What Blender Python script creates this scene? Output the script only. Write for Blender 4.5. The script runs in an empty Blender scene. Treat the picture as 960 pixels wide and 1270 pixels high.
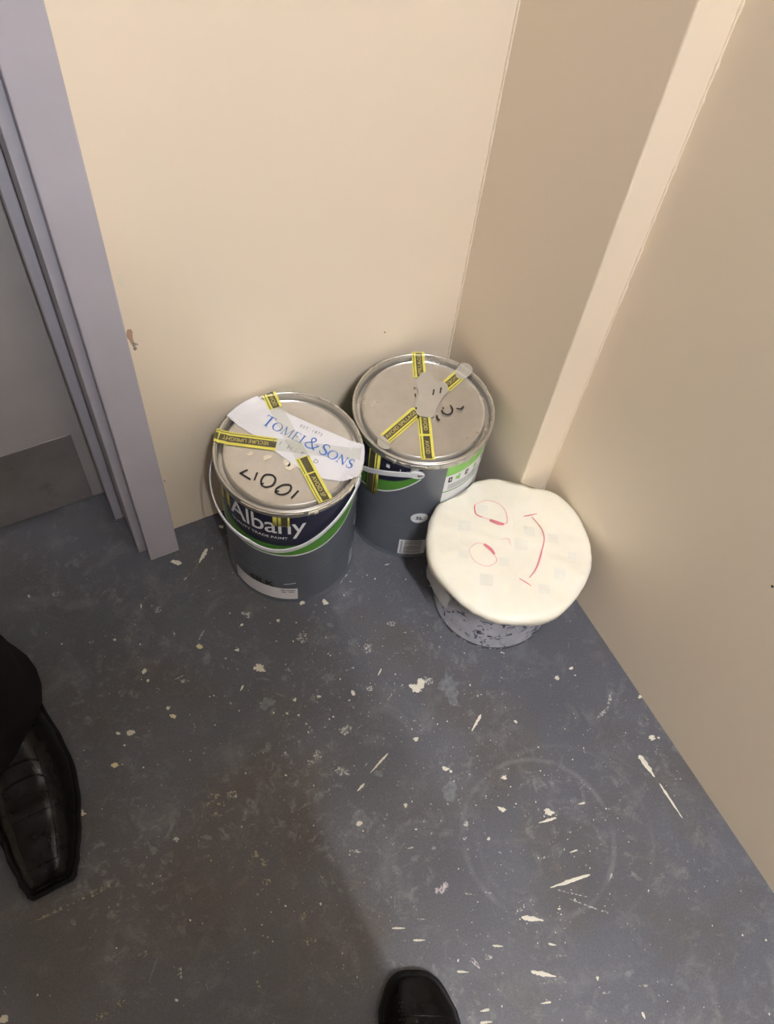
import bpy, bmesh, math, random
from mathutils import Vector, Matrix, noise

# ------------------------------------------------------------------ camera, world, exposure
S = bpy.context.scene
COL = S.collection
PI = math.pi
RAD = math.radians

cam_d = bpy.data.cameras.new('camera')
cam_d.sensor_fit = 'VERTICAL'
cam_d.sensor_height = 36.0
cam_d.lens = 1080.0 / 1270.0 * 36.0
cam_d.clip_start = 0.02
cam = bpy.data.objects.new('camera', cam_d)
COL.objects.link(cam)
cam.matrix_world = Matrix(((0.888225, 0.345937, -0.302297, -0.56625),
                           (-0.452757, 0.770716, -0.448339, -0.67506),
                           (0.077888, 0.535093, 0.841195, 1.08),
                           (0, 0, 0, 1)))
S.camera = cam

w = bpy.data.worlds.new('world')
S.world = w
w.use_nodes = True
w.node_tree.nodes['Background'].inputs[0].default_value = (0.8, 0.85, 1.0, 1)
w.node_tree.nodes['Background'].inputs[1].default_value = 0.0

TUBE_STRENGTH = 690.0
TUBE_COLOR = (0.97, 0.97, 1.0, 1)

S.view_settings.view_transform = 'Standard'
S.view_settings.look = 'None'
S.view_settings.exposure = 0.32
S.view_settings.gamma = 1.0
S.view_settings.use_curve_mapping = False

# ------------------------------------------------------------------ helpers
def obj(name, verts, faces, mat=None, parent=None, smooth=False, loc=None):
    me = bpy.data.meshes.new(name)
    me.from_pydata([tuple(v) for v in verts], [], faces)
    me.update()
    if smooth:
        me.polygons.foreach_set('use_smooth', [True] * len(me.polygons))
    o = bpy.data.objects.new(name, me)
    COL.objects.link(o)
    if mat: me.materials.append(mat)
    if parent: o.parent = parent
    if loc: o.location = loc
    return o

def empty(name, loc=(0, 0, 0), rz=0.0):
    o = bpy.data.objects.new(name, None)
    o.empty_display_size = 0.05
    COL.objects.link(o)
    o.location = loc
    o.rotation_euler = (0, 0, rz)
    return o

def tag(o, label=None, cat=None, group=None, kind=None):
    if label: o['label'] = label
    if cat: o['category'] = cat
    if group: o['group'] = group
    if kind: o['kind'] = kind
    return o

class MB:
    def __init__(self): self.v = []; self.f = []
    def add(self, v, f):
        b = len(self.v); self.v += [tuple(p) for p in v]; self.f += [tuple(i + b for i in q) for q in f]
    def box(self, x0, x1, y0, y1, z0, z1):
        v = [(x, y, z) for z in (z0, z1) for y in (y0, y1) for x in (x0, x1)]
        self.add(v, [(0, 2, 3, 1), (4, 5, 7, 6), (0, 1, 5, 4), (2, 6, 7, 3), (0, 4, 6, 2), (1, 3, 7, 5)])
    def obj(self, name, mat, parent=None, smooth=False, bevel=0, kind=None):
        o = obj(name, self.v, self.f, mat, parent, smooth)
        if bevel:
            m = o.modifiers.new('bevel', 'BEVEL'); m.width = bevel; m.segments = 2; m.limit_method = 'ANGLE'
        if kind: o['kind'] = kind
        return o

def autosmooth(o, ang=40):
    me = o.data
    me.polygons.foreach_set('use_smooth', [True] * len(me.polygons))
    try: me.set_sharp_from_angle(angle=RAD(ang))
    except Exception: pass
    return o

def lathe(profile, n=96, th0=0.0, th1=2 * PI, close=True):
    v, f = [], []
    m = len(profile)
    full = abs(th1 - th0 - 2 * PI) < 1e-6
    cnt = n if full else n + 1
    for i in range(cnt):
        a = th0 + (th1 - th0) * i / n
        for r, z in profile: v.append((r * math.cos(a), r * math.sin(a), z))
    for i in range(n):
        j = (i + 1) % cnt
        for k in range(m - 1):
            f.append((i * m + k, j * m + k, j * m + k + 1, i * m + k + 1))
    return v, f

def cylpatch(r, d0, d1, zlo, zhi, n=48, m=1):
    """patch on a cylinder; zlo / zhi numbers or functions of the angle in degrees"""
    v, f = [], []
    for i in range(n + 1):
        d = d0 + (d1 - d0) * i / n
        a = RAD(d)
        lo = zlo(d) if callable(zlo) else zlo
        hi = zhi(d) if callable(zhi) else zhi
        for k in range(m + 1):
            v.append((r * math.cos(a), r * math.sin(a), lo + (hi - lo) * k / m))
    for i in range(n):
        for k in range(m):
            a = i * (m + 1) + k
            f.append((a, a + m + 1, a + m + 2, a + 1))
    return v, f

def tube(pts, r, n=8, closed=False):
    v, f = [], []
    pts = [Vector(p) for p in pts]
    N = len(pts)
    up = Vector((0, 0, 1))
    for i, p in enumerate(pts):
        if closed: t = pts[(i + 1) % N] - pts[i - 1]
        else: t = pts[min(i + 1, N - 1)] - pts[max(i - 1, 0)]
        t.normalize()
        s = t.cross(up)
        if s.length < 1e-4: s = t.cross(Vector((1, 0, 0)))
        s.normalize(); u = s.cross(t)
        rr = r[i] if isinstance(r, (list, tuple)) else r
        for k in range(n):
            a = 2 * PI * k / n
            v.append(p + s * (rr * math.cos(a)) + u * (rr * math.sin(a)))
    for i in range(N if closed else N - 1):
        j = (i + 1) % N
        for k in range(n):
            l = (k + 1) % n
            f.append((i * n + k, i * n + l, j * n + l, j * n + k))
    if not closed:
        f.append(tuple(range(n))[::-1]); f.append(tuple((N - 1) * n + k for k in range(n)))
    return v, f

def ribbon2d(pts, wd, closed=False):
    """flat ribbon in 2D; wd a number or a list of widths"""
    P = [Vector((p[0], p[1])) for p in pts]
    N = len(P)
    v, f = [], []
    for i in range(N):
        if closed: t = P[(i + 1) % N] - P[i - 1]
        else: t = P[min(i + 1, N - 1)] - P[max(i - 1, 0)]
        if t.length < 1e-9: t = Vector((1, 0))
        t.normalize()
        s = Vector((-t.y, t.x))
        q = (wd[i] if isinstance(wd, (list, tuple)) else wd) / 2
        v.append(tuple(P[i] - s * q)); v.append(tuple(P[i] + s * q))
    for i in range(N if closed else N - 1):
        j = (i + 1) % N
        f.append((2 * i, 2 * j, 2 * j + 1, 2 * i + 1))
    return v, f

def spline(pts, n=8, closed=False):
    """Catmull-Rom through points of any dimension"""
    out = []
    N = len(pts)
    seg = N if closed else N - 1
    for i in range(seg):
        if closed: p = [pts[(i + k - 1) % N] for k in range(4)]
        else: p = [pts[max(0, min(N - 1, i + k - 1))] for k in range(4)]
        for s in range(n):
            t = s / n
            out.append(tuple(0.5 * (2 * b + (c - a) * t + (2 * a - 5 * b + 4 * c - d) * t * t + (3 * b - a - 3 * c + d) * t ** 3)
                             for a, b, c, d in zip(*p)))
    if not closed: out.append(tuple(pts[-1]))
    return out

def interp(x, tab):
    if x <= tab[0][0]: return tab[0][1]
    for (a, b), (c, d) in zip(tab, tab[1:]):
        if x <= c:
            t = (x - a) / (c - a); t = t * t * (3 - 2 * t)
            return b + (d - b) * t
    return tab[-1][1]

_tc = {}
def text2d(s, height=1.0, width=None, bold=0.0, spacing=1.0):
    """letters of the built-in font as flat triangles, cap height = height, left edge at x=0, baseline y=0"""
    cu = bpy.data.curves.new('lettering', 'FONT')
    cu.body = s; cu.size = 1.0; cu.offset = bold; cu.space_character = spacing; cu.resolution_u = 4
    o = bpy.data.objects.new('lettering', cu); COL.objects.link(o)
    dg = bpy.context.evaluated_depsgraph_get()
    me = o.evaluated_get(dg).to_mesh()
    v = [(p.co.x, p.co.y) for p in me.vertices]
    f = [tuple(q.vertices) for q in me.polygons]
    o.evaluated_get(dg).to_mesh_clear()
    bpy.data.objects.remove(o); bpy.data.curves.remove(cu)
    x0 = min(p[0] for p in v); x1 = max(p[0] for p in v)
    k = height / 0.7
    kx = k if width is None else width / (x1 - x0)
    return [((x - x0) * kx, y * k) for x, y in v], f

def flat_map(v2, org, ang, z, slant=0.0):
    c, s = math.cos(ang), math.sin(ang)
    return [(org[0] + (x + slant * y) * c - y * s, org[1] + (x + slant * y) * s + y * c, z) for x, y in v2]

def cyl_map(v2, th_deg, z0, r):
    out = []
    for x, y in v2:
        a = RAD(th_deg) + x / r
        out.append((r * math.cos(a), r * math.sin(a), z0 + y))
    return out

# ------------------------------------------------------------------ materials
class NT:
    def __init__(self, name):
        self.m = bpy.data.materials.new(name); self.m.use_nodes = True
        self.t = self.m.node_tree; self.b = self.t.nodes['Principled BSDF']
    def n(self, typ, **kw):
        x = self.t.nodes.new(typ)
        for k, v in kw.items():
            if k.startswith('i_'):
                key = k[2:]; x.inputs[int(key) if key.isdigit() else key].default_value = v
            else: setattr(x, k, v)
        return x
    def l(self, a, b): self.t.links.new(a, b)
    def coord(self): return self.n('ShaderNodeTexCoord').outputs['Object']
    def noise(self, vec, scale, detail=4, rough=0.55, dist=0.0):
        x = self.n('ShaderNodeTexNoise'); x.inputs['Scale'].default_value = scale; x.inputs['Detail'].default_value = detail
        x.inputs['Roughness'].default_value = rough; x.inputs['Distortion'].default_value = dist
        self.l(vec, x.inputs['Vector']); return x.outputs['Fac']
    def ramp(self, fac, stops):
        r = self.n('ShaderNodeValToRGB'); e = r.color_ramp.elements
        while len(e) < len(stops): e.new(0.5)
        for k, (p, c) in enumerate(stops):
            e[k].position = p; e[k].color = (c[0], c[1], c[2], 1) if hasattr(c, '__len__') else (c, c, c, 1)
        self.l(fac, r.inputs['Fac']); return r.outputs['Color']
    def mix(self, fac, a, b, typ='MIX'):
        x = self.n('ShaderNodeMix', data_type='RGBA', blend_type=typ)
        for s, val in ((0, fac), (6, a), (7, b)):
            if isinstance(val, (int, float)): x.inputs[s].default_value = val
            elif isinstance(val, tuple): x.inputs[s].default_value = (val[0], val[1], val[2], 1)
            else: self.l(val, x.inputs[s])
        return x.outputs[2]
    def math(self, op, a, b=0.0, c=0.0):
        x = self.n('ShaderNodeMath', operation=op)
        for s, val in enumerate((a, b, c)):
            if isinstance(val, (int, float)): x.inputs[s].default_value = val
            else: self.l(val, x.inputs[s])
        return x.outputs[0]
    def bump(self, h, strength, dist=0.001):
        x = self.n('ShaderNodeBump'); x.inputs['Strength'].default_value = strength; x.inputs['Distance'].default_value = dist
        self.l(h, x.inputs['Height']); self.l(x.outputs[0], self.b.inputs['Normal'])
    def set(self, **kw):
        for k, v in kw.items(): self.b.inputs[k.replace('_', ' ')].default_value = v
    def color(self, c):
        if isinstance(c, tuple): self.b.inputs['Base Color'].default_value = (c[0], c[1], c[2], 1)
        else: self.l(c, self.b.inputs['Base Color'])

def simple(name, col, rough=0.5, metal=0.0, var=0.08, scale=40.0, bump=0.0, spec=0.5):
    t = NT(name)
    co = t.coord()
    nz = t.noise(co, scale)
    a = tuple(c * (1 - var) for c in col); b = tuple(min(1, c * (1 + var)) for c in col)
    t.color(t.ramp(nz, [(0.3, a), (0.7, b)]))
    t.set(Roughness=rough, Metallic=metal, Specular_IOR_Level=spec)
    if bump: t.bump(nz, bump)
    return t.m

def wall_mat():
    t = NT('cream_wall_paint'); co = t.coord()
    n1 = t.noise(co, 1.7, 3); n2 = t.noise(co, 9.0, 4)
    c = t.ramp(n1, [(0.25, (0.785, 0.680, 0.535)), (0.75, (0.815, 0.715, 0.575))])
    c = t.mix(t.ramp(n2, [(0.45, 0.0), (0.75, 0.35)]), c, (0.83, 0.69, 0.56))
    t.color(c); t.set(Roughness=0.42, Specular_IOR_Level=0.4)
    n3 = t.noise(co, 260, 3); n4 = t.noise(co, 14, 2)
    h = t.math('ADD', t.math('MULTIPLY', n3, 0.25), n4)
    t.bump(h, 0.12, 0.002)
    return t.m

def floor_mat():
    t = NT('painted_concrete_floor'); co = t.coord()
    n1 = t.noise(co, 3.2, 5, 0.6)
    c = t.ramp(n1, [(0.3, (0.070, 0.073, 0.088)), (0.55, (0.090, 0.093, 0.110)), (0.8, (0.110, 0.110, 0.120))])
    # brown grime patches
    g = t.ramp(t.noise(co, 5.5, 6, 0.65, 0.4), [(0.47, 0.0), (0.68, 0.65)])
    c = t.mix(g, c, (0.072, 0.060, 0.048))
    # pale scuffed dust
    d = t.ramp(t.noise(co, 17, 8, 0.72, 0.5), [(0.53, 0.0), (0.72, 0.6)])
    c = t.mix(d, c, (0.17, 0.17, 0.18))
    d2 = t.ramp(t.noise(co, 60, 8, 0.75, 0.6), [(0.53, 0.0), (0.66, 0.6)])
    d3 = t.ramp(t.noise(co, 6.0, 3), [(0.42, 0.0), (0.62, 1.0)])
    c = t.mix(t.math('MULTIPLY', d2, d3), c, (0.25, 0.25, 0.25))
    b2 = t.ramp(t.noise(co, 34, 7, 0.7, 0.4), [(0.55, 0.0), (0.70, 0.5)])
    c = t.mix(t.math('MULTIPLY', b2, g), c, (0.16, 0.135, 0.10))
    # fine grain
    gr = t.ramp(t.noise(co, 420, 2), [(0.35, (0.88, 0.88, 0.88)), (0.65, (1.12, 1.12, 1.12))])
    c = t.mix(1.0, c, gr, 'MULTIPLY')
    # tiny flecks
    vo = t.n('ShaderNodeTexVoronoi'); vo.inputs['Scale'].default_value = 190; t.l(co, vo.inputs['Vector'])
    sp = t.ramp(vo.outputs['Distance'], [(0.10, 1.0), (0.17, 0.0)])
    keep = t.ramp(t.noise(co, 47, 3), [(0.60, 0.0), (0.66, 0.7)])
    c = t.mix(t.math('MULTIPLY', sp, keep), c, (0.52, 0.50, 0.44))
    # rings left by standing tins
    sep = t.n('ShaderNodeSeparateXYZ'); t.l(co, sep.inputs[0])
    nz = t.noise(co, 25, 4)
    for cx, cy, R, wd, st in ((-0.2215, -0.588, 0.0925, 0.0045, 0.34), (-0.19, -0.60, 0.108, 0.0035, 0.12)):
        dx = t.math('SUBTRACT', sep.outputs[0], cx); dy = t.math('SUBTRACT', sep.outputs[1], cy)
        r = t.math('SQRT', t.math('ADD', t.math('MULTIPLY', dx, dx), t.math('MULTIPLY', dy, dy)))
        q = t.math('DIVIDE', t.math('ABSOLUTE', t.math('SUBTRACT', r, R)), wd)
        k = t.math('MULTIPLY', t.math('SUBTRACT', 1.0, q), t.math('MULTIPLY', t.ramp(nz, [(0.38, 0.0), (0.6, 1.0)]), st))
        k = t.math('MAXIMUM', k, 0.0)
        c = t.mix(k, c, (0.24, 0.24, 0.25))
    t.color(c)
    t.l(t.ramp(n1, [(0.3, 0.62), (0.7, 0.48)]), t.b.inputs['Roughness'])
    t.set(Specular_IOR_Level=0.45)
    h = t.math('ADD', t.math('MULTIPLY', t.noise(co, 90, 4), 0.6), t.math('MULTIPLY', t.noise(co, 600, 2), 0.3))
    t.bump(h, 0.22, 0.0015)
    return t.m

def lid_mat(name, col, rough, bump):
    t = NT(name); co = t.coord()
    n1 = t.noise(co, 28, 5, 0.6, 0.3)
    c = t.ramp(n1, [(0.3, tuple(x * 0.9 for x in col)), (0.7, tuple(x * 1.06 for x in col))])
    t.color(c); t.set(Metallic=0.85)
    t.l(t.ramp(n1, [(0.3, rough + 0.1), (0.7, rough - 0.06)]), t.b.inputs['Roughness'])
    t.bump(t.noise(co, 22, 2), bump, 0.004)
    return t.m

def tin_dirty():
    t = NT('spattered_grey_tin'); co = t.coord()
    c = t.ramp(t.noise(co, 30, 5), [(0.3, (0.33, 0.34, 0.39)), (0.7, (0.47, 0.48, 0.53))])
    k = t.ramp(t.noise(co, 75, 5, 0.7, 0.6), [(0.56, 0.0), (0.60, 1.0)])
    c = t.mix(k, c, (0.035, 0.04, 0.075))
    k = t.ramp(t.noise(co, 55, 5, 0.7, 0.3), [(0.63, 0.0), (0.67, 1.0)])
    c = t.mix(k, c, (0.62, 0.61, 0.58))
    t.color(c); t.set(Roughness=0.4, Metallic=0.2); return t.m

def cover_mat():
    t = NT('cream_wrap'); co = t.coord()
    n1 = t.noise(co, 20, 4, 0.6)
    t.color(t.ramp(n1, [(0.3, (0.82, 0.78, 0.66)), (0.7, (0.86, 0.83, 0.73))]))
    t.set(Roughness=0.5)
    t.b.inputs['Subsurface Weight'].default_value = 0.15
    t.b.inputs['Subsurface Radius'].default_value = (0.006, 0.005, 0.003)
    t.bump(t.noise(co, 60, 4, 0.6, 1.0), 0.25, 0.002)
    return t.m

def film_mat():
    t = NT('clear_plastic_film'); co = t.coord()
    t.color((0.72, 0.73, 0.74)); t.set(Roughness=0.3, Alpha=0.62)
    t.bump(t.noise(co, 90, 3), 0.3, 0.002); return t.m

def leather():
    t = NT('black_leather'); co = t.coord()
    t.color(t.ramp(t.noise(co, 60, 4), [(0.3, (0.003, 0.0026, 0.003)), (0.7, (0.007, 0.006, 0.006))]))
    t.set(Roughness=0.2, Specular_IOR_Level=0.13)
    vo = t.n('ShaderNodeTexVoronoi'); vo.inputs['Scale'].default_value = 700; t.l(co, vo.inputs['Vector'])
    t.bump(vo.outputs['Distance'], 0.12, 0.0005); return t.m

def cloth(name, col):
    t = NT(name); co = t.coord()
    t.color(t.ramp(t.noise(co, 90, 4), [(0.3, tuple(x * 0.8 for x in col)), (0.7, tuple(x * 1.2 for x in col))]))
    t.set(Roughness=0.9, Specular_IOR_Level=0.15)
    wv = t.n('ShaderNodeTexWave'); wv.inputs['Scale'].default_value = 500; t.l(co, wv.inputs['Vector'])
    t.bump(wv.outputs['Fac'], 0.1, 0.0005); return t.m

def clear_tape():
    t = NT('faded_clear_tape'); t.color((0.66, 0.68, 0.56)); t.set(Roughness=0.2, Alpha=0.30); return t.m

def worn(name, col, lo, hi, scale=260.0, amax=1.0):
    t = NT(name); co = t.coord()
    t.color(t.ramp(t.noise(co, 120, 4), [(0.3, tuple(x * .85 for x in col)), (0.7, tuple(x * 1.15 for x in col))]))
    t.set(Roughness=0.5)
    t.l(t.ramp(t.noise(co, scale, 6, 0.7), [(lo, 0.0), (hi, amax)]), t.b.inputs['Alpha']); return t.m

def emis(name, col, st):
    t = NT(name); t.color((0.9, 0.9, 0.9))
    t.b.inputs['Emission Color'].default_value = col; t.b.inputs['Emission Strength'].default_value = st
    return t.m

def brushed():
    t = NT('brushed_steel_plate'); co = t.coord()
    mp = t.n('ShaderNodeMapping'); mp.inputs['Scale'].default_value = (2, 2, 180); t.l(co, mp.inputs[0])
    n1 = t.noise(mp.outputs[0], 6, 3); n2 = t.noise(co, 9, 5, 0.6)
    c = t.ramp(n2, [(0.3, (0.33, 0.30, 0.29)), (0.7, (0.46, 0.43, 0.43))])
    k = t.ramp(t.noise(co, 26, 5, 0.6), [(0.6, 0.0), (0.72, 0.6)])
    c = t.mix(k, c, (0.2, 0.17, 0.15))
    t.color(c); t.set(Metallic=0.8, Roughness=0.42); t.bump(n1, 0.08, 0.0004); return t.m

M = {
 'wall': wall_mat(), 'floor': floor_mat(),
 'ceiling': simple('white_ceiling_paint', (0.68, 0.67, 0.655), 0.8, scale=6, var=0.03),
 'trim': simple('grey_gloss_trim_paint', (0.42, 0.405, 0.455), 0.38, scale=12, var=0.05, bump=0.05),
 'door': simple('taupe_door_paint', (0.33, 0.31, 0.305), 0.5, scale=8, var=0.06, bump=0.03),
 'steel': brushed(), 'screw': simple('screw_steel', (0.4, 0.38, 0.37), 0.35, 0.9),
 'lid1': lid_mat('tin_lid_metal', (0.63, 0.61, 0.575), 0.36, 0.10),
 'lid2': lid_mat('dented_lid_metal', (0.61, 0.595, 0.565), 0.31, 0.5),
 'rim': lid_mat('tin_rim_metal', (0.60, 0.58, 0.54), 0.30, 0.08),
 'can': simple('grey_can_print', (0.125, 0.14, 0.172), 0.34, 0.3, var=0.06, scale=20),
 'can_lt': simple('light_grey_can_print', (0.20, 0.215, 0.25), 0.3, 0.35, var=0.04, scale=20),
 'navy': simple('navy_label_print', (0.012, 0.013, 0.036), 0.32, var=0.1),
 'green': simple('green_label_print', (0.075, 0.26, 0.03), 0.35, var=0.06),
 'green_lt': simple('bright_green_label_print', (0.20, 0.52, 0.09), 0.35, var=0.06),
 'white': simple('white_print', (0.72, 0.74, 0.77), 0.4, var=0.03),
 'plastic': simple('white_plastic_strap', (0.62, 0.64, 0.67), 0.35, var=0.04),
 'paper': simple('white_paper_label', (0.68, 0.68, 0.72), 0.55, var=0.03, scale=25),
 'blue': simple('blue_ink', (0.045, 0.16, 0.50), 0.5, var=0.15),
 'greyink': simple('grey_ink', (0.17, 0.18, 0.21), 0.5),
 'blackink': simple('black_marker_ink', (0.018, 0.016, 0.016), 0.45),
 'yellow': simple('yellow_tape', (0.68, 0.63, 0.115), 0.35, var=0.08),
 'tapedark': simple('dark_tape_print', (0.075, 0.065, 0.032), 0.35, var=0.15),
 'tapetext': simple('pale_yellow_tape_text', (0.50, 0.44, 0.16), 0.4),
 'tapepale': clear_tape(),
 'smear': simple('silver_grey_smear', (0.56, 0.545, 0.50), 0.42, 0.6, var=0.06),
 'cream': simple('cream_paint_drip', (0.74, 0.68, 0.54), 0.45, var=0.06),
 'tin3': tin_dirty(), 'cover': cover_mat(), 'film': film_mat(),
 'red': simple('red_marker_ink', (0.66, 0.20, 0.25), 0.5, var=0.1),
 'pink': simple('faint_red_marker_ink', (0.80, 0.50, 0.50), 0.5, var=0.1),
 'sq': simple('greyed_square', (0.775, 0.76, 0.675), 0.5, var=0.03),
 'leather': leather(), 'sole': simple('black_rubber_sole', (0.005, 0.005, 0.005), 0.5, spec=0.15),
 'trouser': cloth('black_suit_cloth', (0.006, 0.005, 0.006)),
 'skin': simple('skin', (0.55, 0.35, 0.26), 0.5), 'hair': simple('dark_hair', (0.02, 0.014, 0.01), 0.6),
 'tube': emis('fluorescent_tube', TUBE_COLOR, TUBE_STRENGTH),
 'lampwhite': simple('white_lamp_enamel', (0.8, 0.8, 0.8), 0.4),
 'p0': simple('cream_paint_spill', (0.62, 0.59, 0.50), 0.5, var=0.08),
 'p1': worn('pale_paint_spill', (0.42, 0.42, 0.41), 0.42, 0.58),
 'p2': worn('tan_paint_spill', (0.27, 0.245, 0.20), 0.44, 0.58),
 'p3': worn('pinkish_paint_spill', (0.50, 0.44, 0.48), 0.40, 0.52),
 'p4': simple('thin_grey_paint_spill', (0.128, 0.133, 0.148), 0.5, var=0.3, scale=170),
 'p5': simple('yellow_paint_spill', (0.60, 0.52, 0.30), 0.5, var=0.08),
 'p6': worn('pink_cream_paint_spill', (0.40, 0.37, 0.355), 0.42, 0.58),
 'chip': simple('bare_plaster_chip', (0.42, 0.28, 0.2), 0.8),
}

# ------------------------------------------------------------------ the room
XL, YF, ZC = -3.2, -4.2, 2.42           # far side, wall behind the photographer, ceiling height
m = MB(); m.box(XL - .1, 0.1, YF - .1, 0.30, -0.06, 0.0)
FLOOR = m.obj('floor', M['floor'], kind='structure')
tag(FLOOR, 'grey painted concrete floor flecked with cream paint spills', 'floor')
m = MB(); m.box(XL - .1, 0.1, YF - .1, 0.14, ZC, ZC + .06)
tag(m.obj('ceiling', M['ceiling'], kind='structure'), 'plain white painted ceiling above the corner', 'ceiling')

DX0, DX1, DZ = -1.37, -0.480, 2.06        # opening in the back wall
m = MB()
m.box(DX1, 0.1, 0.0, 0.12, 0, ZC); m.box(XL - .1, DX0, 0.0, 0.12, 0, ZC); m.box(DX0, DX1, 0.0, 0.12, DZ, ZC)
WALL_B = m.obj('wall_back', M['wall'], kind='structure')
tag(WALL_B, 'cream painted wall behind the two upright paint tins', 'wall')
m = MB(); m.box(0.0, 0.1, YF, 0.0, 0, ZC)
WALL_R = m.obj('wall_right', M['wall'], kind='structure')
tag(WALL_R, 'cream painted wall beside the wrapped tin', 'wall')
m = MB(); m.box(XL - .1, XL, YF, 0.0, 0, ZC)
tag(m.obj('wall_left', M['wall'], kind='structure'), 'cream painted wall beyond the door', 'wall')
m = MB(); m.box(XL - .1, 0.1, YF - .1, YF, 0, ZC)
tag(m.obj('wall_front', M['wall'], kind='structure'), 'cream painted wall facing the tins', 'wall')
# shallow boxing in the corner
m = MB(); m.box(-0.0465, 0.0, -0.2090, 0.0, 0, ZC)
BOX = m.obj('wall_boxing', M['wall'], kind='structure', bevel=0.0018)
tag(BOX, 'shallow cream boxed-in pier in the corner behind the tins', 'wall')
# lumpy filler bead in the inner corner of the boxing
rng = random.Random(4)
pts, rad = [], []
z = 0.0
while z < ZC:
    pts.append((-0.0006, -0.2093, z)); rad.append(0.0012 + 0.0014 * rng.random() ** 3); z += 0.006
v, f = tube(pts, rad, 6)
tag(obj('filler_bead', v, f, M['wall'], BOX, True), 'lumpy bead of filler in the inner corner')
v, f = tube([(-0.0470, -0.0006, 0.01 + 0.008 * i) for i in range(300)], [0.0012 + 0.0008 * rng.random() for i in range(300)], 6)
obj('filler_bead', v, f, M['wall'], BOX, True)

def chip(x, z, rx, rz, mat, seed):
    r = random.Random(seed); v = [(x, -0.0006, z)]; n = 14
    for i in range(n):
        a = 2 * PI * i / n; k = 0.7 + 0.5 * r.random()
        v.append((x + rx * k * math.cos(a), -0.0003, z + rz * k * math.sin(a)))
    return obj('paint_chip', v, [(0, 1 + (i + 1) % n, 1 + i) for i in range(n)], mat, WALL_B)
chip(-0.4655, 0.388, 0.0035, 0.012, M['chip'], 1)
chip(-0.4630, 0.372, 0.0030, 0.007, M['p2'], 2)
chip(-0.4620, 0.464, 0.0035, 0.008, M['cream'], 3)
chip(-0.4660, 0.120, 0.0012, 0.002, M['chip'], 4)
chip(-0.1545, 0.2694, 0.0011, 0.0013, M['blackink'], 5)
m = MB(); m.box(-0.0006, 0.0, -0.5215, -0.519, 0.354, 0.3565)
m.obj('speck', M['blackink'], WALL_R)

# door frame
m = MB(); m.box(-0.515, -0.474, -0.0365, 0.0, 0, DZ + .055)
tag(m.obj('trim_1', M['trim'], kind='structure', bevel=0.0015), 'lilac-grey painted door architrave beside the cream wall', 'architrave')
m = MB(); m.box(DX0 - 0.006, DX0 + 0.035, -0.0365, 0.0, 0, DZ + .055)
tag(m.obj('trim_2', M['trim'], kind='structure', bevel=0.0015), 'grey painted architrave on the far side of the door', 'architrave')
m = MB(); m.box(DX0 + 0.035, -0.515, -0.0365, 0.0, DZ + 0.014, DZ + .055)
tag(m.obj('trim_3', M['trim'], kind='structure', bevel=0.0015), 'grey painted architrave across the top of the door', 'architrave')
FR = empty('trim_4', (-0.5, 0.05, 0)); FR['kind'] = 'structure'
tag(FR, 'grey painted door lining with a narrow stop', 'door frame')
def child_box(name, b, mat, par, bevel=0.001):
    m = MB(); px, py, pz = par.location
    m.box(b[0] - px, b[1] - px, b[2] - py, b[3] - py, b[4] - pz, b[5] - pz)
    return m.obj(name, mat, par, bevel=bevel)
child_box('lining', (-0.526, -0.4805, -0.0175, 0.150, 0, DZ), M['trim'], FR)
child_box('door_stop', (-0.5385, -0.526, 0.0475, 0.0925, 0, DZ - .02), M['trim'], FR)
child_box('lining', (DX0, DX0 + 0.046, -0.0175, 0.150, 0, DZ), M['trim'], FR)
child_box('door_stop', (DX0 + 0.046, DX0 + 0.0585, 0.0475, 0.0925, 0, DZ - .02), M['trim'], FR)
child_box('lining', (DX0 + 0.046, -0.526, -0.0175, 0.150, DZ - .03, DZ), M['trim'], FR)
DOOR = empty('door_1', (-0.93, 0.095, 0)); DOOR['kind'] = 'structure'
tag(DOOR, 'taupe grey door with a steel kick plate along its foot', 'door')
child_box('door_leaf', (DX0 + 0.049, -0.529, 0.095, 0.139, 0.006, DZ - .033), M['door'], DOOR)
KP = child_box('kick_plate', (DX0 + 0.075, -0.5545, 0.0935, 0.095, 0.009, 0.153), M['steel'], DOOR, 0.0004)
tag(KP, 'scuffed brushed steel kick plate')
m = MB()
sv, sf = lathe([(0.0, 0.0009), (0.0018, 0.0008), (0.003, 0.0)], 12)
scr = None
for x in (-0.567, -0.75, -0.93, -1.11, DX0 + 0.088):
    for zz in (0.1455, 0.0168):
        o = obj('screw', [(a, -c, b) for a, b, c in sv], sf, M['screw'], KP, True)
        o.location = (x + 0.93, 0.0935 - 0.095, zz)

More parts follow.
